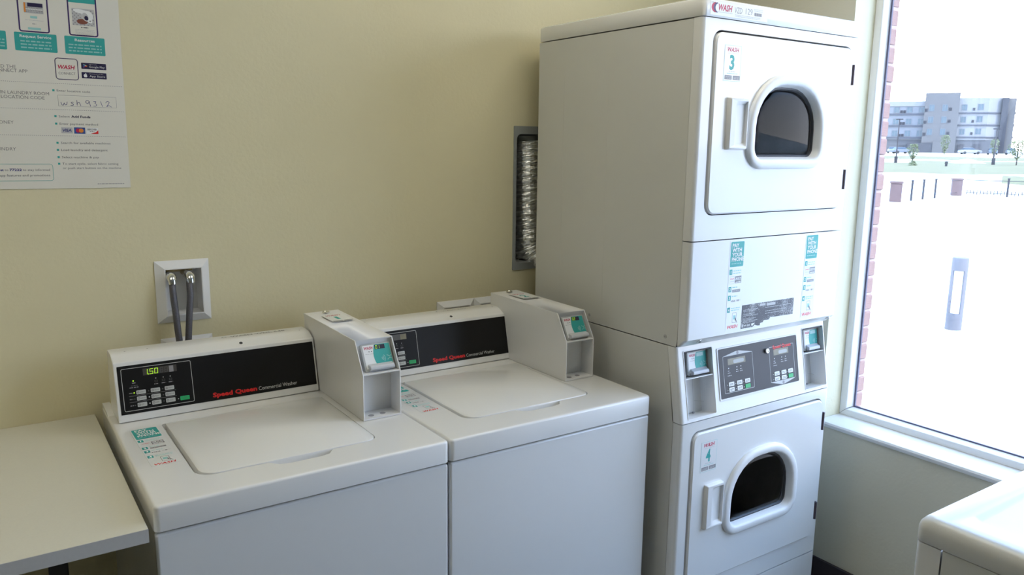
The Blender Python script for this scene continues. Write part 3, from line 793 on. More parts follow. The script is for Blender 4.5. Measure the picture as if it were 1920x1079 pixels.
# control fascia leaning back under the access panel, with two payment pockets
a = MB()
fy = lambda z: SYF + (z - .8365) * .0375 / .215
z0, z1 = ZCn + .0015, 1.0525
pL, pR = (1.3895, 1.5045, .8465, 1.0370), (1.9235, 2.0310, .8465, 1.0385)
hs = [rr(p[0], p[1], p[2], p[3], .003, 2) for p in (pL, pR)]
front_wrap(a, SX, SR, (yj - .0015, -.7475), (fy(z0), fy(z1)), (z0, z1), .0105, EN, hs)
fas = P(a, 'control_fascia')
cp = F((1.5232, fy(.8752), .8752), (1, 0, 0), (0, .0375, .215), .001)
for p, nm in ((pL, 'L'), (pR, 'R')):
    f_ = F((p[0], fy(p[2]), p[2]), (1, 0, 0), (0, .0375, .215), .001)
    W_, H_ = (p[1] - p[0]) * 1000, (p[3] - p[2]) * 1000 * 1.015
    a = MB(); o_ = rr(0, W_, 0, H_, 3, 2)
    a.loft([[f_(*q, d) for q in lp_] for lp_, d in ((rr(-2, W_ + 2, -2, H_ + 2, 4, 2), .0), (rr(-2, W_ + 2, -2, H_ + 2, 4, 2), 1.5), (o_, 1.5), (o_, -55))], M['steelbox'], True, False, True)
    pk = P(a, 'payment_pocket')
    a = MB(); a.fbox(f_, 1, W_ - 1, 112, 114.5, -53, -1, M['steelbox']); P(a, 'shelf', pk, smooth=False)
    a = MB(); a.fbox(f_, 0, W_, H_ - 5, H_ - 1, -50, -3, M['dark']); P(a, 'top_bar', pk, smooth=False)
    a = MB(); a.stroke(f_, [(70, 2), (72, 60), (75, 110)], 1.1, M['lgrey'], -45); a.stroke(f_, [(72, 38), (W_ - 2, 30)], 1.0, M['lgrey'], -42); a.disc(f_, 70, 3, 3, -50, -44, M['grey'], 8); P(a, 'pocket_wire', pk, smooth=False)
    rf = F(f_(31, 118, -18), (1, 0, 0), (0, .034, .215), .001)
    rb = reader(pk, rf, W_ - 35, 69, '', body=40, dim=True)
    a = MB(); a.fbox(F(f_(2, 116, -24), (1, 0, 0), (0, .034, .215), .001), 0, 29, 0, 72, -30, 0, M['bracket']); P(a, 'reader_bracket', pk, smooth=False)
# dark control panel on the fascia
a = MB(); a.loft([[cp(*p, d) for p in rr(i, 371 - i, i, 156 - i, 4, 3)] for i, d in ((0, 0), (.5, 2.5), (4, 2.5), (4.5, 1))], M['plastic']); P(a, 'panel_bezel', fas)
a = MB(); a.extr(rr(4, 367, 4, 152, 2, 3), cp, -1, 1.3, M['grey_ov']); ov = P(a, 'control_panel', bevel=.0003); d = 1.7
for (x0, x1, tri_) in ((23, 155, 1), (232, 351, 0)):
    a = MB()
    a.outline(cp, x0, 18, x1, 128.5, 3, 1.4, M['line'], d)
    xm = (x0 + x1) / 2
    if tri_: a.flat(cp, [(x0 + 2, 128), (x1 - 2, 128), (xm + 8, 138), (xm - 8, 138)], M['line'], d); a.disc(cp, xm, 133, 5, d, d + .3, M['grey'], 12)
    else: a.flat(cp, [(x0 + 2, 18), (xm - 8, 7), (xm + 8, 7), (x1 - 2, 18)], M['line'], d); a.disc(cp, xm, 12, 5, d, d + .3, M['grey'], 12)
    a.rect(cp, x0 + 21, 100.5, x0 + 99 - 6 * (1 - tri_), 119, M['lcd'], d)
    a.rrect(cp, x0 + 45, 103, x0 + 92 - 6 * (1 - tri_), 114, 4, M['rgrey'], d + .3); a.disc(cp, x0 + 32, 110, 8, d, d + .2, M['lcd'], 12)
    for q, x in enumerate((x0 + 23, x0 + 59, x0 + 77)):
        a.disc(cp, x, 91, 1.8, d, d + .2, M['white'], 8); a.micro(cp, x - 4, 82, x + 4, 2, M['lgrey'], d, q); a.micro(cp, x - 5, 76, x + 6, 2, M['lgrey'], d, q + 3)
    a.micro(cp, x0 + 17, 68, x0 + 34, 2, M['lgrey'], d, 9)
    for q in range(6):
        kx, ky = x0 + 18.5 + (q % 3) * 35.8 - (2.5 * (q % 3) if not tri_ else 0), (37.5, 21.5)[q // 3]
        a.disc(cp, kx - 5, ky + 5, 1.3, d, d + .2, M['white'], 6)
        if q < 5: a.micro(cp, kx + 4, ky + 6.5, kx + 19, 1.6, M['dgrey'], d + 1.4, q); a.micro(cp, kx + 4, ky + 3, kx + 19, 1.6, M['dgrey'], d + 1.4, q + 7)
    if not tri_: a.text('Speed Queen', cp, 250, 121.5, 10, M['red'], w=88, bold=.04, d=d + .5)
    P(a, 'panel_print', ov, smooth=False)
for (x0, tri_) in ((23, 1), (232, 0)):
    for q in range(6):
        kx, ky = x0 + 18.5 + (q % 3) * 35.8 - (2.5 * (q % 3) if not tri_ else 0), (37.5, 21.5)[q // 3]
        k = MB(); k.extr(rr(kx, kx + 23, ky, ky + 12, 1.2, 2), cp, 1, 2.8, M['green'] if q == 5 else M['stick']); o = P(k, 'start_key' if q == 5 else 'key', ov, smooth=False)
        if q == 5: o['label'] = 'green start key'
a = MB(); a.loft([[cp(219 + r_ * math.cos(q * PI / 9), 120 + r_ * math.sin(q * PI / 9), h_) for q in range(18)] for r_, h_ in ((8, 1), (8, 7), (7, 8.5), (4.5, 8.5), (4, 6.5))], M['chrome'], True, False, True); P(a, 'panel_lock', ov)

# ------------------------------------------------------------------ the machine across the aisle (only its far corner is in the picture)
t = thing('laundry_machine', 'white laundry machine standing apart in the aisle at lower right', 'laundry machine', (1.5615, -1.92, 0), PI)
OW, OD = .683, .71                           # local: x -w/2..w/2, front at y = -d/2
x0, x1, y0, y1 = -OW / 2, OW / 2, -OD / 2, OD / 2
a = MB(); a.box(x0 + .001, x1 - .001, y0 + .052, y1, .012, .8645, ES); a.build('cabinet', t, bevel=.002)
a = MB(); front_wrap(a, x0, x1, (y0 + .050,) * 2, (y0,) * 2, (.014, .8640), .012, EN, [rr(x0 + .045, x1 - .03, .35, .82, .03, 5)])
a.build('front_panel', t)
a = MB(); a.extr(rr(x0 + .051, x1 - .036, .356, .814, .026, 5), lambda p, q, d: (p, d, q), y0 + .04, y0 - .007, EN); dd = a.build('door', t, bevel=.003)
a = MB(); a.loft([[(p[0], yy, p[1]) for p in rr(-.165 + i, .165 - i, .47 + i, .72 - i, (.06, .06, .14, .14), 6)] for i, yy in ((0, y0 - .006), (.003, y0 - .018), (.02, y0 - .018), (.028, y0 - .008))], M['plastic'], True, False, False); a.plate(rr(-.137, .137, .498, .692, (.05, .05, .11, .11), 6), [], lambda p, q: (p, y0 - .0085, q), M['rubber']); a.build('door_window', dd)
a = MB()
lp = [[(p[0], p[1], z) for p in rr(x0 - .002 + i, x1 + .002 - i, y0 - .004 + i, y1 + .002 - i, .022, 5)] for z, i in ((.8665, .001), (.868, 0), (.892, 0), (.902, .0025), (.9095, .008), (.9135, .015), (.915, .024))]
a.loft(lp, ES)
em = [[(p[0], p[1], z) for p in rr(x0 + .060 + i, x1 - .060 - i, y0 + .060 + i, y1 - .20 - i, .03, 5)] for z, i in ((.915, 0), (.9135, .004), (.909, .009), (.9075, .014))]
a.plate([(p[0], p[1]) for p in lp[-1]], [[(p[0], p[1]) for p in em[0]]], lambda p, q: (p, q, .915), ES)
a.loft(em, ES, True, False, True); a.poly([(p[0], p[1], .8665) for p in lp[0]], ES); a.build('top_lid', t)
a = MB(); a.extr([(y1 - .16, .9155), (y1 - .125, 1.055), (y1 - .08, 1.075), (y1 - .002, 1.075), (y1 - .002, .9155)], lambda p, q, d: (d, p, q), x0 + .015, x1 - .015, EN); cn = a.build('console', t, bevel=.004)
fr = F((x0 + .04, y1 - .155, .935), (1, 0, 0), (0, .035, .14), .001); a = MB(); a.extr(rr(0, 600, 0, 105, 3, 2), fr, -1, .8, M['black']); a.build('control_panel', cn, smooth=False)
for i in range(4):
    a = MB(); x, y = (-.28, .28)[i % 2], (-.3, .3)[i // 2]; a.tube([(x, y, 0), (x, y, .013)], .02, M['blk']); a.build('levelling_foot', t)

# ------------------------------------------------------------------ folding counter
t = thing('counter', 'cream laminate folding counter against the wall left of the washers', 'counter', (-.8, -.38, 0))
a = MB(); a.box(-.85, .787, -.383, .379, .856, .8825, M['lam']); a.build('worktop', t, bevel=.0008, seg=1)
a = MB(); a.box(-.85, .787, -.3850, -.3831, .8555, .8826, M['edge']); a.build('edge_band', t, smooth=False)
for x in (.6265, -.72):
    a = MB(); a.box(x, x + .034, -.22, -.186, 0.0, .8555, M['blk']); a.build('leg', t, bevel=.003)
a = MB(); a.box(-.72, .6605, -.22, -.186, .815, .8555, M['blk']); a.build('brace', t, bevel=.003)

# ------------------------------------------------------------------ water boxes, hoses, dryer vent
def box_frame(name, x0, x1, z0, z1, op, label, depth=.055, pr=.013, loc=None):
    cx, cz = (x0 + x1) / 2, (z0 + z1) / 2
    t = thing(name, label, 'water box', (cx, 0, z0))
    a = MB()
    R = lambda i, o: [(x0 + i - cx, z0 + i - z0), (x1 - i - cx, z0 + i - z0), (x1 - i - cx, z1 - i - z0), (x0 + i - cx, z1 - i - z0)]
    O = [(op[0] - cx, op[2] - z0), (op[1] - cx, op[2] - z0), (op[1] - cx, op[3] - z0), (op[0] - cx, op[3] - z0)]
    a.loft([[(p[0], y, p[1]) for p in q] for q, y in ((R(0, 0), -.0005), (R(0, 0), -.003), ([(p[0] + (-.003 if p[0] < 0 else .003), p[1] + (-.003 if p[1] < .06 else .003)) for p in O], -pr), (O, -pr), (O, depth))], M['plastic'])
    a.build('face_frame', t, smooth=False)
    a = MB(); a.box(O[0][0] - .003, O[1][0] + .003, depth, depth + .003, O[0][1] - .003, O[2][1] + .003, M['plastic']); a.build('back_plate', t, smooth=False)
    return t
t = box_frame('water_supply_box', .158, .2995, 1.1105, 1.283, OB, 'white recessed wall box with two grey hoses above the first washer')
for k, x in enumerate((.196, .242)):
    a = MB(); x -= .22875; z = 1.241 - 1.1105
    a.tube([(x, .054, z), (x, .01, z)], .008, M['brass'], 12); a.tube([(x, .03, z), (x, .03, z + .014)], .006, M['brass'], 10)
    a.build('valve', t)
a = MB(); a.box(-.03, .035, .035, .045, .135, .142, M['brass']); a.build('valve_handle', t, bevel=.002)
def hose(path, label):
    t = thing('water_hose', label, 'hose', path[-1])
    b = Vector(path[-1])
    def sm(P, k=5):
        P = [Vector(p) for p in P]; out = []
        for i in range(len(P) - 1):
            p0, p1, p2, p3 = P[max(i - 1, 0)], P[i], P[i + 1], P[min(i + 2, len(P) - 1)]
            for j in range(k):
                u = j / k
                out.append(.5 * ((2 * p1) + (p2 - p0) * u + (2 * p0 - 5 * p1 + 4 * p2 - p3) * u * u + (3 * p1 - p0 - 3 * p2 + p3) * u ** 3))
        return out + [P[-1]]
    pts = sm([Vector(p) - b for p in path])
    a = MB(); a.tube(pts, .0088, M['hose'], 14); a.build('tube', t)
    p0 = Vector(path[0]) - b
    a = MB(); a.tube([p0 + Vector((0, .022, 0)), p0 + Vector((0, -.001, .0)), p0 + Vector((0, -.009, -.003)), p0 + Vector((0, -.014, -.011)), p0 + Vector((0, -.0165, -.019))], [.0125, .0130, .0125, .0108, .0095], M['chrome'], 16); a.build('coupling', t)
    return t
hose([(.1963, -.019, 1.240), (.1950, -.036, 1.215), (.1952, -.042, 1.185), (.1976, -.045, 1.140), (.2005, -.046, 1.085), (.204, -.046, 1.04), (.208, -.042, .985)], 'left one of the two grey braided hoses dropping behind the first washer')
hose([(.2432, -.019, 1.2406), (.2395, -.036, 1.215), (.2378, -.042, 1.185), (.2325, -.045, 1.140), (.2272, -.046, 1.085), (.2235, -.046, 1.04), (.221, -.042, .985)], 'right one of the two grey braided hoses dropping behind the first washer')
box_frame('drain_box', .1620, .2990, .90, 1.0665, OB0, 'white wall plate showing just above the first washer console')
box_frame('wall_box', 1.0275, 1.1715, .90, 1.0825, OB2, 'white empty wall box behind the second washer, left half of the pair', pr=.014)
box_frame('wall_box', 1.1719, 1.3100, .90, 1.0825, OB3, 'white wall box half hidden behind the payment box numbered 2', pr=.014)

t = thing('dryer_vent_box', 'grey metal recessed vent box in the wall beside the stacked dryer', 'vent box', (1.466, 0, 1.166))
b = Vector((1.466, 0, 1.166))
a = MB(); R = lambda x0, x1, z0, z1, r: [(p[0] - b.x, p[1] - b.z) for p in rr(x0, x1, z0, z1, r, 5)]
a.loft([[(p[0], y, p[1]) for p in q] for q, y in ((R(1.3315, 1.6095, 1.1670, 1.6705, .003), -.0005), (R(1.3315, 1.6095, 1.1670, 1.6705, .003), -.004), (R(1.3425, 1.5985, 1.1915, 1.6435, .018), -.005), (R(1.3440, 1.597, 1.193, 1.642, .018), .01), (R(1.346, 1.595, 1.195, 1.640, .016), .135))], M['galv'], True, False, True)
a.build('vent_housing', t)
a = MB(); a.tube([(1.430 - b.x, .07, 1.60 - b.z), (1.430 - b.x, .07, 1.6385 - b.z)], .056, M['galv'], 24); a.build('collar', t)
t = thing('foil_duct', 'crinkled silver foil duct hanging inside the grey vent box', 'duct', (1.432, .05, 1.20))
b = Vector((1.432, .05, 1.20)); a = MB(); n = 26; loops = []
path = []
NS = 190
for i in range(NS):
    s_ = i / (NS - 1)
    if s_ < .70: c = Vector((1.428 + .012 * s_, .050, 1.622 - .350 * s_ / .70)); tg = Vector((.02, 0, -1))
    else:
        q = (s_ - .70) / .30 * 1.3; c = Vector((1.4364 + .08 * (1 - math.cos(q)), .050 - .05 * (1 - math.cos(q)), 1.272 - .085 * math.sin(q))); tg = Vector((.8 * math.sin(q), -.45 * math.sin(q), -math.cos(q)))
    path.append((c, tg.normalized()))
rnd = random.Random(3)
for i, (c, tg) in enumerate(path):
    x = Vector((0, 1, 0)); x = (x - tg * x.dot(tg)).normalized(); y = tg.cross(x)
    base = .0575 + .0038 * math.sin(2 * PI * i / 8.5)
    loops.append([c - b + (x * math.cos(2 * PI * k / n) + y * math.sin(2 * PI * k / n)) * (base + rnd.uniform(-.0016, .0016)) + Vector((0, 0, .004 * math.sin(2 * PI * k / n))) for k in range(n)])
a.loft(loops, M['foil']); o = a.build('duct_tube', t, smooth=False)

# ------------------------------------------------------------------ instruction poster
t = thing('poster', 'large white instruction poster with teal boxes on the cream wall', 'poster', (-.17, 0, 1.4835))
pf = F((.1147 + .17, -.0012, 0), (1, 0, -.004), (.0224, 0, 1), .001)
a = MB(); a.fbox(pf, -560, 0, 0, 712, 0, .6, M['paper']); sheet = a.build('sheet', t, smooth=False)
a = MB(); d = .8; d2 = 1.05
# phone mock-ups and teal captions
for k, (x0, x1, cap, l2) in enumerate(((-231.5, -143, 'Request Service', 3), (-126.2, -37.3, 'Resources', 3), (-336, -248, 'Pay', 2))):
    a.rrect(pf, x0, 330.5, x1, 373.5, 2.5, M['teal'], d)
    a.text(cap, pf, (x0 + x1) / 2, 362, 6.2, M['white'], w={3: 66, 2: 30}[l2] if k == 0 else (44 if k == 1 else 30), bold=.015, align='c', d=d2)
    for j in range(3): a.micro(pf, x0 + 12 - 4 * k, 352 - j * 7.5, x1 - 12 + 4 * k, 3, M['lteal'], d2, j + k * 5)
    px0, px1 = x0 + 13.2, x1 - 15
    a.outline(pf, px0 - 2, 375, px1 + 2, 506, 6, 3.2, M['violet'], d)
    a.rect(pf, px0 + 1.2, 460 - 6, px1 - 1.2, 474, M['teal'], d)
# first phone: table picture and buttons
a.rect(pf, -206.5, 419, -166.5, 443.5, M['lgrey'], d); a.rect(pf, -199, 434, -167.5, 443, M['navy'], d2); a.rect(pf, -206.5, 421, -203, 443, M['orange'], d2)
for j in range(4): a.micro(pf, -203, 431 - j * 3.2, -168, 1.4, M['grey'] if j != 1 else M['white'], d2, j)
a.rect(pf, -195, 407.5, -180.5, 413, M['lteal'], d); a.micro(pf, -206, 402.5, -168, 1, M['lgrey'], d, 3); a.micro(pf, -192, 394, -184, 1.6, M['grey'], d, 5)
a.rect(pf, -201.5, 381, -174.5, 386.2, M['lteal'], d)
# second phone: a tipped cup on a chequered cloth
a.rect(pf, -105.7, 400.5, -56.4, 440.7, M['lgrey'], d)
for i in range(12):
    for j in range(9):
        if (i + j) % 2 == 0: a.rect(pf, -105.5 + i * 4.08, 401 + j * 4.3, -105.5 + i * 4.08 + 2.6, 401 + j * 4.3 + 2.6, M['grey'], d + .1)
el = lambda cx, cy, rx, ry, m_, dd, rot=0.0: a.flat(pf, [(cx + rx * math.cos(q) * math.cos(rot) - ry * math.sin(q) * math.sin(rot), cy + rx * math.cos(q) * math.sin(rot) + ry * math.sin(q) * math.cos(rot)) for q in [2 * PI * i / 20 for i in range(20)]], m_, dd)
el(-84, 410, 12, 6.5, M['brown'], d2); el(-86, 434, 17, 5, M['white'], d2, -.15); el(-72, 424, 12.5, 13, M['white'], d2 + .1, .3)
el(-77, 422.5, 6.5, 9.5, M['lgrey'], d2 + .2, .25); el(-74.5, 419, 4.3, 5.6, M['navy'], d2 + .3, .2); el(-66.5, 412, 5, 4.5, M['white'], d2 + .2); el(-66.5, 412.5, 2, 1.8, M['grey'], d2 + .3)
a.micro(pf, -88, 395, -71, 2.2, M['dgrey'], d, 3)
for j in range(5): a.micro(pf, -101, 390 - j * 3.2, -58, 1, M['lgrey'], d, j)
# rows
def dots(y):
    x = -540
    while x < -6: a.rect(pf, x, y, x + 2, y + 1.1, M['grey'], d); x += 4.2
for y in (256.8, 193.8, 130.0): dots(y)
for s_, x, y, wd in (('DOWNLOAD THE', -233.8, 288.2, None), ('WASH-CONNECT APP', -210.5, 279, None), ('ENTER IN LAUNDRY ROOM', -169, 227.8, None), ('YOUR LOCATION CODE', -179.5, 217.4, None), ('ADD MONEY', -249, 157, None), ('START LAUNDRY', -249, 93.3, None)):
    a.text(s_, pf, x, y, 7.6, M['txt'], bold=-.004, align='r', d=d)
a.outline(pf, -151.5, 267.4, -100.8, 319.5, 7, 1.6, M['violet'], d); a.outline(pf, -150.4, 268.5, -101.9, 318.4, 6, .8, M['grey'], d)
wash(a, pf, -145.3, 293.4, 9, M['wred'], w=37, d=d); a.text('CONNECT', pf, -145, 280, 5.8, M['txt'], w=37, d=d); a.rect(pf, -143, 290.2, -108, 290.7, M['lgrey'], d)
for (x0, y0, s1, s2, k) in ((-94, 296.2, 'GET IT ON', 'Google Play', 0), (-94.5, 273.5, 'Download on the', 'App Store', 1)):
    a.rrect(pf, x0, y0, x0 + 56, y0 + 15, 1.2, M['navy'], d)
    a.text(s1, pf, x0 + 17.5, y0 + 10.4, 2.4, M['lgrey'], w=17 if k == 0 else 31, d=d2); a.text(s2, pf, x0 + 17.5, y0 + 3.8, 4.6, M['stick'], w=35, d=d2)
    if k == 0:
        a.flat(pf, [(x0 + 4, y0 + 3), (x0 + 9.5, y0 + 7.5), (x0 + 4, y0 + 12)], M['cardblue'], d2); a.flat(pf, [(x0 + 4, y0 + 12), (x0 + 9, y0 + 7.5), (x0 + 11.5, y0 + 9)], M['lteal'], d2 + .05)
        a.flat(pf, [(x0 + 4, y0 + 3), (x0 + 11.5, y0 + 6), (x0 + 9, y0 + 7.5)], M['wred'], d2 + .05); a.flat(pf, [(x0 + 11, y0 + 5.8), (x0 + 14, y0 + 7.5), (x0 + 11, y0 + 9.2), (x0 + 9, y0 + 7.5)], M['orange'], d2 + .05)
    else:
        el(x0 + 7.2, y0 + 6.4, 2.8, 3.8, M['stick'], d2); el(x0 + 9.8, y0 + 6.4, 2.8, 3.8, M['stick'], d2 + .05); el(x0 + 13, y0 + 7.6, 1.5, 1.7, M['navy'], d2 + .1); el(x0 + 9.2, y0 + 11.6, .8, 1.8, M['stick'], d2, -.6)
sq = lambda x, y: a.rect(pf, x - 2.4, y - 2.4, x + 2.4, y + 2.4, M['teal'], d)
for x, y, s_, wd in ((-159.1, 240.8, 'Enter location code', 73.5), (-159.3, 178.4, None, 0), (-159, 160.2, 'Enter payment method', 85.5), (-159.7, 113.3, 'Search for available machines', 112), (-160, 95.9, 'Load laundry and detergent', 104.5), (-159.8, 78, 'Select machine & pay', 83), (-159.8, 61.6, 'To start cycle, select fabric setting', 127)):
    sq(x, y)
    if s_: a.text(s_, pf, x + 7.2, y - 2.6, 5.2, M['txt'], w=wd, bold=0, d=d)
a.text('or push start button on the machine', pf, -152.4, 48.4, 5.2, M['txt'], w=133, bold=0, d=d)
a.text('Select', pf, -152.2, 175.6, 5.2, M['txt'], w=24, bold=0, d=d); a.text('Add Funds', pf, -125, 175.7, 5.4, M['navy'], w=43, bold=.03, d=d)
a.outline(pf, -151, 203, -20, 230, .5, .6, M['grey'], d)
hw = {'w': [[(-145, 213), (-143.5, 207), (-140, 206), (-138, 211), (-136, 206.5), (-132.5, 208), (-131.5, 214)]],
      's': [[(-117.5, 213.5), (-121, 214), (-122.5, 211.5), (-118.5, 209.5), (-119, 206), (-124, 206)]],
      'h': [[(-110, 219), (-109.5, 206.5)], [(-109.5, 211), (-105.5, 214), (-103.5, 211), (-101.5, 205.5)]],
      '9': [[(-82, 217), (-86.5, 219.5), (-90.5, 215.5), (-86, 211.5), (-82.5, 216.5)], [(-82.3, 217), (-80, 205.5)]],
      '3': [[(-72.5, 217), (-67, 217), (-69.5, 212.8), (-66, 210.5), (-67.5, 206.5), (-73, 206)]],
      '1': [[(-56.5, 218), (-53, 205.5)]],
      '2': [[(-45, 215), (-41, 219), (-37, 216), (-43, 206), (-38, 208.5), (-32, 205)]]}
def curve(P, k=4):
    P = [Vector((p[0], p[1])) for p in P]; o = []
    for i in range(len(P) - 1):
        p0, p1, p2, p3 = P[max(i - 1, 0)], P[i], P[i + 1], P[min(i + 2, len(P) - 1)]
        for j in range(k):
            u = j / k; o.append(.5 * ((2 * p1) + (p2 - p0) * u + (2 * p0 - 5 * p1 + 4 * p2 - p3) * u * u + (3 * p1 - p0 - 3 * p2 + p3) * u ** 3))
    return o + [P[-1]]
for L_ in hw.values():
    for q in L_: a.stroke(pf, curve(q), 1.1, M['pen'], d)
# payment cards
a.rect(pf, -149.2, 136.8, -124, 151.6, M['lgrey'], d); a.text('VISA', pf, -146.5, 141, 7, M['pen'], w=20, bold=.025, shear=.15, d=d2)
a.rect(pf, -121, 136.6, -96.2, 152, M['cardblue'], d); el(-112, 144.3, 5.2, 5.2, M['wred'], d2); el(-105.2, 144.3, 5.2, 5.2, M['orange'], d2 + .05)
a.rect(pf, -92.8, 137, -66.6, 152, M['stick'], d); a.text('DISCOVER', pf, -91, 145.6, 4, M['dgrey'], w=21, bold=.02, d=d2); a.micro(pf, -86, 142, -76, 1.6, M['grey'], d2, 3); a.flat(pf, [(-84, 137), (-66.6, 137), (-66.6, 146), (-72, 141)], M['red'], d2)
# text-message box
a.outline(pf, -420, 19.5, -174, 61, 6, .9, M['teal'], d)
a.text('et', pf, -285.5, 43.8, 5.6, M['pen'], bold=.03, d=d)
a.text('to', pf, -276.5, 43.8, 5.6, M['txt'], w=7.5, bold=0, d=d); a.text('77222', pf, -266.5, 43.8, 5.6, M['pen'], w=25.5, bold=.03, d=d)
a.text('to stay informed', pf, -181, 43.8, 5.6, M['txt'], w=58, bold=0, align='r', d=d); a.text('app features and promotions', pf, -181.5, 30.6, 5.6, M['txt'], w=107, bold=0, align='r', d=d)
a.micro(pf, -77, 9.6, -15, 1.6, M['grey'], d, 2)
a.build('print', sheet, smooth=False)

# ------------------------------------------------------------------ outdoors
def gz(r):                                    # ground height at distance r from the room
    return -.15 if r < 58 else -.15 + (min(r, 235) - 58) * .95 / 177
def gz_at(x, y): return gz(math.hypot(x + .23, y + 2.3))
a = MB(); rings = [3.0, 6, 12, 25, 45, 58, 75, 95, 120, 150, 190, 235, 300, 420]; n = 72
a.loft([[(-.23 + r * math.cos(2 * PI * k / n), -2.3 + r * math.sin(2 * PI * k / n), gz(r) - .02) for k in range(n)] for r in rings], M['concrete'], True, True, False)
struct(a, 'ground', smooth=False)
def lawn(name, label, r0, r1, a0, a1, h, seed, wob=.05):
    rnd = random.Random(seed); a = MB(); na = 40
    lo = []
    for j in range(7):
        q = []
        for i in range(na + 1):
            an = math.radians(a0 + (a1 - a0) * i / na); f = j / 6
            w0 = math.sin(i * .7 + seed) * wob + math.sin(i * .23 + seed * 2) * wob
            r = r0 * (1 + w0 * .5) + (r1 * (1 + w0 * .3) - r0 * (1 + w0 * .5)) * f
            q.append((-.23 + r * math.cos(an), -2.3 + r * math.sin(an), gz(r) - .02 + h * (1 - abs(2 * f - 1) ** 3) + (rnd.uniform(0, .06) if 0 < j < 6 else 0)))
        lo.append(q)
    a.loft(lo, M['grass'], closed=False)
    o = a.build(name, smooth=False, kind='stuff'); o['label'] = label; o['category'] = 'grass'
lawn('lawn', 'wide strip of pale green grass in front of the apartment building', 66, 118, 10, 40, .07, 2)
lawn('lawn', 'small grass mound by the road at the right of the view', 50, 62, 10, 24.3, .18, 5, .03)
lawn('lawn', 'thin strip of grass along the low fence beyond the paving', 34.5, 37, 8, 23, .10, 9, .02)
lawn('lawn', 'narrow grass verge beside the parked cars of the apartment building', 128, 160, 10, 40, .07, 3)

# apartment building
D_ = Vector((.88727784, .46123533, 0)); BX = Vector((.46123533, -.88727784, 0))
KB = 230 / 170.
bb_ = Vector((-.23249, -2.29842, 0)) + D_ * 230
bld = thing('apartment_building', 'four-storey grey and white apartment building across the road', 'building', (bb_.x, bb_.y, 0), math.atan2(BX.y, BX.x))
Z_ = lambda z: 1.609 + (z - 1.609) * KB
U_ = lambda u: u * KB
ZB = .75
def bwall(name, u0, u1, y0, y1, zt, m, zb=None):
    a = MB(); a.box(U_(u0), U_(u1), y0, y1, ZB if zb is None else Z_(zb), Z_(zt), m); return a.build(name, bld, smooth=False)
bwall('left_wing', -13.5, -4.35, 1.2, 16, 10.45, M['bwallA'], 3.4)
bwall('ground_floor', -13.5, 8.15, 1.4, 15.8, 3.4, M['bbase'])
bwall('tower', -4.35, 1.30, 0, 16, 11.92, M['bwallB'])
bwall('right_wing', 1.30, 6.0, 1.2, 16, 11.0, M['bwallC'], 3.4)
a = MB(); pts = [(U_(6.0), 1.2), (U_(8.12), 3.4), (U_(8.12), 16), (U_(6.0), 16)]
a.extr(pts, lambda p, q, d: (p, q, d), Z_(3.4), Z_(11.0), M['bwallC']); a.build('corner_wing', bld, smooth=False)
a = MB(); a.extr([(U_(8.12), 2.2), (U_(9.1), 1.8), (U_(9.1), 16), (U_(8.12), 16)], lambda p, q, d: (p, q, d), ZB, Z_(10.98), M['bdark']); a.build('stair_tower', bld, smooth=False)
bwall('end_wall', 9.1, 10.25, 2.5, 16, 10.85, M['bwallB'])
for z in (7.95, 5.78, 3.58):
    a = MB(); a.box(U_(-13.5), U_(-4.35), .95, 1.25, Z_(z), Z_(z + .27), M['bband']); a.build('band', bld, smooth=False)
    a = MB(); a.extr([(U_(1.30), .95), (U_(6.03), .95), (U_(8.12), 3.1), (U_(8.12), 3.4), (U_(6.0), 1.3), (U_(1.30), 1.3)], lambda p, q, d: (p, q, d), Z_(z + .18), Z_(z + .43), M['bband']); a.build('band', bld, smooth=False)
a = MB(); a.box(U_(-13.5), U_(-4.35), 1.0, 1.25, Z_(9.6), Z_(10.5), M['bwallC']); a.build('parapet', bld, smooth=False)
def bwin(u0, u1, z0, z1, y):
    a = MB(); w_, h_ = U_(u1) - U_(u0), Z_(z1) - Z_(z0); x, z = U_(u0), Z_(z0)
    O = [(x, z), (x + w_, z), (x + w_, z + h_), (x, z + h_)]; I = [(x + .08, z + .08), (x + w_ - .08, z + .08), (x + w_ - .08, z + h_ - .08), (x + .08, z + h_ - .08)]
    a.loft([[(p[0], yy, p[1]) for p in q] for q, yy in ((O, y), (O, y - .08), (I, y - .08), (I, y + .02))], M['bfr'])
    a.box(x + w_ * .47, x + w_ * .53, y - .06, y, z + .08, z + h_ - .08, M['bfr']); o = a.build('window', bld, smooth=False)
    b = MB(); b.box(x + .05, x + w_ - .05, y - .03, y - .01, z + .05, z + h_ - .05, M['bwin']); b.build('pane', o, smooth=False)
def bvent(u0, u1, z0, z1, y):
    a = MB(); a.box(U_(u0), U_(u1), y - .12, y, Z_(z0), Z_(z1), M['bac']); a.build('air_vent', bld, smooth=False)
for dz in (0, -2.17, -4.38):
    for u in (-9.57, -7.36, -5.32): bwin(u, u + 1.0, 8.36 + dz, 9.5 + dz, 1.2)
    for u in (-3.62, -1.45): bwin(u, u + .92, 8.6 + dz, 9.82 + dz, 0)
    bwin(1.71, 2.6, 8.72 + dz, 9.82 + dz, 1.2); bwin(4.29, 5.22, 8.8 + dz, 9.9 + dz, 1.2)
    for u in (-8.45, -7.92): bvent(u, u + .42, 8.34 + dz, 8.82 + dz, 1.2)
    bvent(-4.27, -3.82, 8.5 + dz, 9.05 + dz, 0); bvent(-.33, .14, 8.7 + dz, 9.22 + dz, 0); bvent(3.51, 3.9, 8.72 + dz, 9.2 + dz, 1.2)
    bvent(10.22, 10.42, 8.1 + dz, 8.5 + dz, 4)
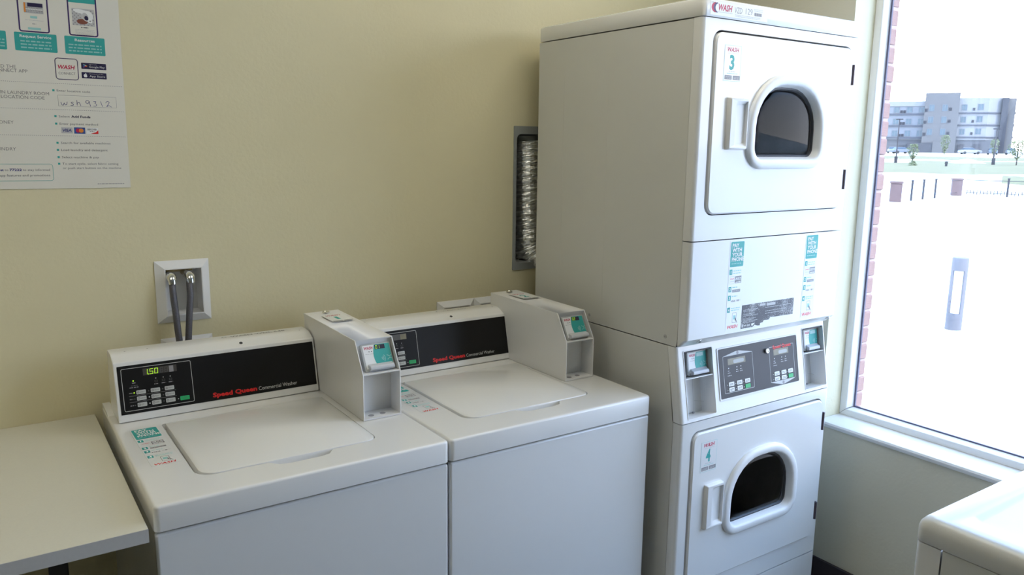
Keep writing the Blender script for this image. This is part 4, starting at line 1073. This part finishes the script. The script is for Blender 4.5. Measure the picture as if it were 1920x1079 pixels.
a = MB(); a.box(U_(-6.7), U_(-2.42), -.3, 1.5, ZB, Z_(2.80), M['bdark']); a.build('garage_opening', bld, smooth=False)
a = MB(); a.box(U_(-2.42), U_(-.7), -.5, 1.4, ZB, Z_(3.0), M['bwallB']); a.build('entrance_wall', bld, smooth=False)
for u0, u1, zz in ((1.74, 2.72, 2.56), (4.26, 5.38, 2.68), (-8.17, -7.35, 2.24)):
    a = MB(); a.box(U_(u0), U_(u1), 1.15, 1.45, Z_(1.5), Z_(zz), M['bdark']); a.build('ground_window', bld, smooth=False)

def car(x, y, rz, m, label):
    t = thing('car', label, 'car', (x, y, gz_at(x, y) - .02), rz, 'cars parked before the apartment building')
    a = MB()
    pr = [(-2.2, .35), (-2.25, .75), (-2.1, .95), (-1.3, 1.0), (1.2, 1.0), (2.1, .88), (2.25, .6), (2.2, .35)]
    a.extr(pr, lambda p, q, d: (p, d, q), -.88, .88, m); a.build('body', t, bevel=.06)
    a = MB(); a.loft([[(p, -d, q), (p2, -d, q), (p2, d, q), (p, d, q)] for p, p2, q, d in ((-1.75, 1.05, .98, .82), (-1.25, .35, 1.42, .66))], M['carg'], True, False, False); a.build('side_windows', t, smooth=False)
    a = MB(); a.box(-1.27, .37, -.67, .67, 1.41, 1.46, m); a.build('roof', t, bevel=.02)
    for px in (-1.35, 1.4):
        for py in (-.8, .8):
            a = MB(); a.tube([(px, py - .1, .32), (px, py + .1, .32)], .32, M['tyre'], 14); a.build('wheel', t)
car(176.3, 101.92, 0.6, M['carw'], 'white car parked at the far left beside the window brick')
car(172.6, 97.5, -.5, M['carb'], 'dark blue-grey car parked at the left end of the building')
car(184.2, 88.4, -.75, M['carw'], 'white car parked in front of the middle of the building')
car(185.8, 84.4, .5, M['carb'], 'blue-grey car parked in front of the right wing of the building')
car(191.5, 83.2, .5, M['carw'], 'white car parked farthest right of the row before the right wing')

def tree(x, y, h, wd, label, seed, low=.25):
    z = gz_at(x, y) - .02
    t = thing('young_tree', label, 'tree', (x, y, z), 0)
    a = MB(); a.tube([(0, 0, 0), (.03, 0, h * .5), (0, .03, h * .9)], [.06, .05, .02], M['trunk'], 8); a.build('trunk', t)
    rnd = random.Random(seed); a = MB()
    for i in range(520):
        f = rnd.random() ** .8; zz = h * (low + (1 - low) * f); r = wd * .5 * math.sin(PI * min(1, .18 + .82 * (1 - f) ** .8)) * math.sqrt(rnd.random())
        an = rnd.uniform(0, 2 * PI); c = Vector((r * math.cos(an), r * math.sin(an), zz)); s_ = h * rnd.uniform(.022, .05)
        u = Vector((rnd.uniform(-1, 1), rnd.uniform(-1, 1), rnd.uniform(-1, 1))).normalized(); v = u.orthogonal().normalized()
        a.poly([c - u * s_, c - v * s_ * .6, c + u * s_, c + v * s_ * .6], M['leaf'])
    a.build('foliage', t, smooth=False, kind='stuff')
tree(76.48, 40.81, 2.1, 1.1, 'small young tree at the left of the lawn near the brick pier', 1)
tree(154.88, 78.72, 3.9, 1.8, 'slim young tree in front of the grey tower', 2, .1)
tree(88.6, 36.64, 2.6, 2.0, 'young tree at the right edge of the lawn', 3)
tree(135.8, 60.88, 3.0, 1.4, 'young tree beside the right lamp post', 4, .15)
def shrub(x, y, h, wd, label, seed):
    t = thing('low_shrub', label, 'shrub', (x, y, gz_at(x, y) - .02), 0)
    rnd = random.Random(seed); a = MB()
    for i in range(140):
        f = rnd.random(); r = wd * .5 * math.sqrt(max(.05, 1 - f * f)) * math.sqrt(rnd.random()); an = rnd.uniform(0, 2 * PI); c = Vector((r * math.cos(an), r * math.sin(an), h * f + .05)); s_ = .09
        u = Vector((rnd.uniform(-1, 1), rnd.uniform(-1, 1), rnd.uniform(-1, 1))).normalized(); v = u.orthogonal().normalized()
        a.poly([c - u * s_, c - v * s_ * .6, c + u * s_, c + v * s_ * .6], M['leaf'])
    a.build('foliage', t, smooth=False, kind='stuff')
shrub(74.2, 39.45, .45, .8, 'low shrub on the lawn below the leftmost young tree', 11)

def lamp_post(x, y, h, label):
    t = thing('lamp_post', label, 'lamp post', (x, y, gz_at(x, y) - .02), math.atan2(BX.y, BX.x))
    a = MB(); a.tube([(0, 0, 0), (0, 0, .75)], .17, M['pole'], 12); a.build('base', t)
    a = MB(); a.tube([(0, 0, .7), (0, 0, h)], [.065, .05], M['pole'], 8); a.build('pole', t)
    a = MB(); a.box(-.35, .35, -.12, .12, h - .02, h + .1, M['pole']); a.build('lamp_head', t, bevel=.02)
lamp_post(83.5, 46.6, 4.7, 'dark lamp post left of the garage opening')
lamp_post(87.75, 38.5, 3.7, 'dark lamp post in front of the right wing')
t = thing('hydrant', 'small dark hydrant standing on the lawn', 'hydrant', (75.2, 36.8, gz_at(75.2, 36.8) - .02))
a = MB(); a.tube([(0, 0, 0), (0, 0, .42), (0, 0, .5), (0, 0, .58)], [.11, .11, .13, .04], M['pole'], 10); a.build('barrel', t)
a = MB(); a.tube([(-.2, 0, .38), (.2, 0, .38)], .06, M['pole'], 8); a.build('side_outlet', t)
for x, y, wd, h, lab in ((86.0, 48.2, 2.3, .55, 'pale gravel mound on the lawn at the left'), (91.5, 43.0, 2.3, .6, 'pale gravel mound on the lawn at the right')):
    t = MB(); n = 20
    z = gz_at(x, y) - .05
    t.loft([[(wd * f * math.cos(2 * PI * k / n) * (1 + .08 * math.sin(3 * k)), wd * f * math.sin(2 * PI * k / n) * (1 + .08 * math.sin(5 * k)), h * zf) for k in range(n)] for f, zf in ((1, 0), (.7, .33), (.35, .75), (.04, 1))], M['concrete'], True, False, True)
    o = t.build('gravel_mound'); o.location = (x, y, z); tag(o, lab, 'mound')

# stone pillars and low fences beyond the paving
def pillar(x, y, wd, h, label):
    t = thing('stone_pillar', label, 'pillar', (x, y, -.17), math.atan2(BX.y, BX.x) + .1)
    a = MB(); a.box(-wd / 2, wd / 2, -wd / 2, wd / 2, 0, h, M['pillar']); a.build('shaft', t, bevel=.02)
    a = MB(); a.box(-wd / 2 - .02, wd / 2 + .02, -wd / 2 - .02, wd / 2 + .02, h, h + .07, M['pillar']); a.build('cap', t, bevel=.01)
pillar(25.9, 12.85, .36, .62, 'short brown stone pillar nearest the brick pier')
pillar(31.9, 13.85, .36, .60, 'short brown stone pillar at the far end of the post fence')
def fence(p, q, posts, label, pick=0, m='pole', h=.68):
    p, q = Vector(p), Vector(q); L = (q - p).length
    t = thing('low_fence', label, 'fence', (p.x, p.y, -.17), math.atan2(q.y - p.y, q.x - p.x))
    for f in posts:
        a = MB(); a.tube([(L * f, 0, 0), (L * f, 0, h)], .036, M[m], 8); a.tube([(L * f, 0, h), (L * f, 0, h + .04)], .045, M[m], 8); a.build('post', t)
    for z in (.12, h - .07):
        a = MB(); a.tube([(0, 0, z), (L, 0, z)], .007 if not pick else .012, M[m], 6); a.build('rail', t)
    for i in range(pick):
        x = L * (i + .5) / pick
        a = MB() if i == 0 else None
        if i == 0:
            a.box(-.012, .012, -.008, .008, .05, .22, M[m]); o0 = a.build('picket', t, smooth=False); o0.location.x = x
        else:
            o = o0.copy(); COL.objects.link(o); o.location.x = x
fence((26.1, 12.7), (31.75, 13.75), (.14, .34, .56), 'low dark post fence between the two brown pillars')
fence((32.3, 13.7), (34.2, 9.0), (.28, .9), 'low picket fence running right from the farther pillar', 44)

# bollard light on the paving
t = thing('bollard_light', 'grey bollard light with a white window on the bright paving', 'bollard light', (7.82, 1.63, -.17), math.radians(203))
n = 24; R_ = .075
a = MB(); a.tube([(0, 0, 0), (0, 0, .17)], R_, M['bol'], n); a.build('base', t)
a = MB(); a.tube([(0, 0, .17), (0, 0, .60)], R_ * .80, M['boldif'], n); a.build('diffuser', t)
a = MB(); a.tube([(0, 0, .60), (0, 0, .715), (0, 0, .728)], [R_, R_, R_ * .93], M['bol'], n); a.build('cap', t)
for s_ in (-1, 1):
    a = MB(); q = [math.radians(90 * s_ + e) for e in range(-48, 49, 8)]
    a.extr([(R_ * math.cos(e), R_ * math.sin(e)) for e in q] + [(R_ * .8 * math.cos(e), R_ * .8 * math.sin(e)) for e in reversed(q)], lambda p, r, d: (p, r, d), .165, .605, M['bol']); a.build('side_guard', t)
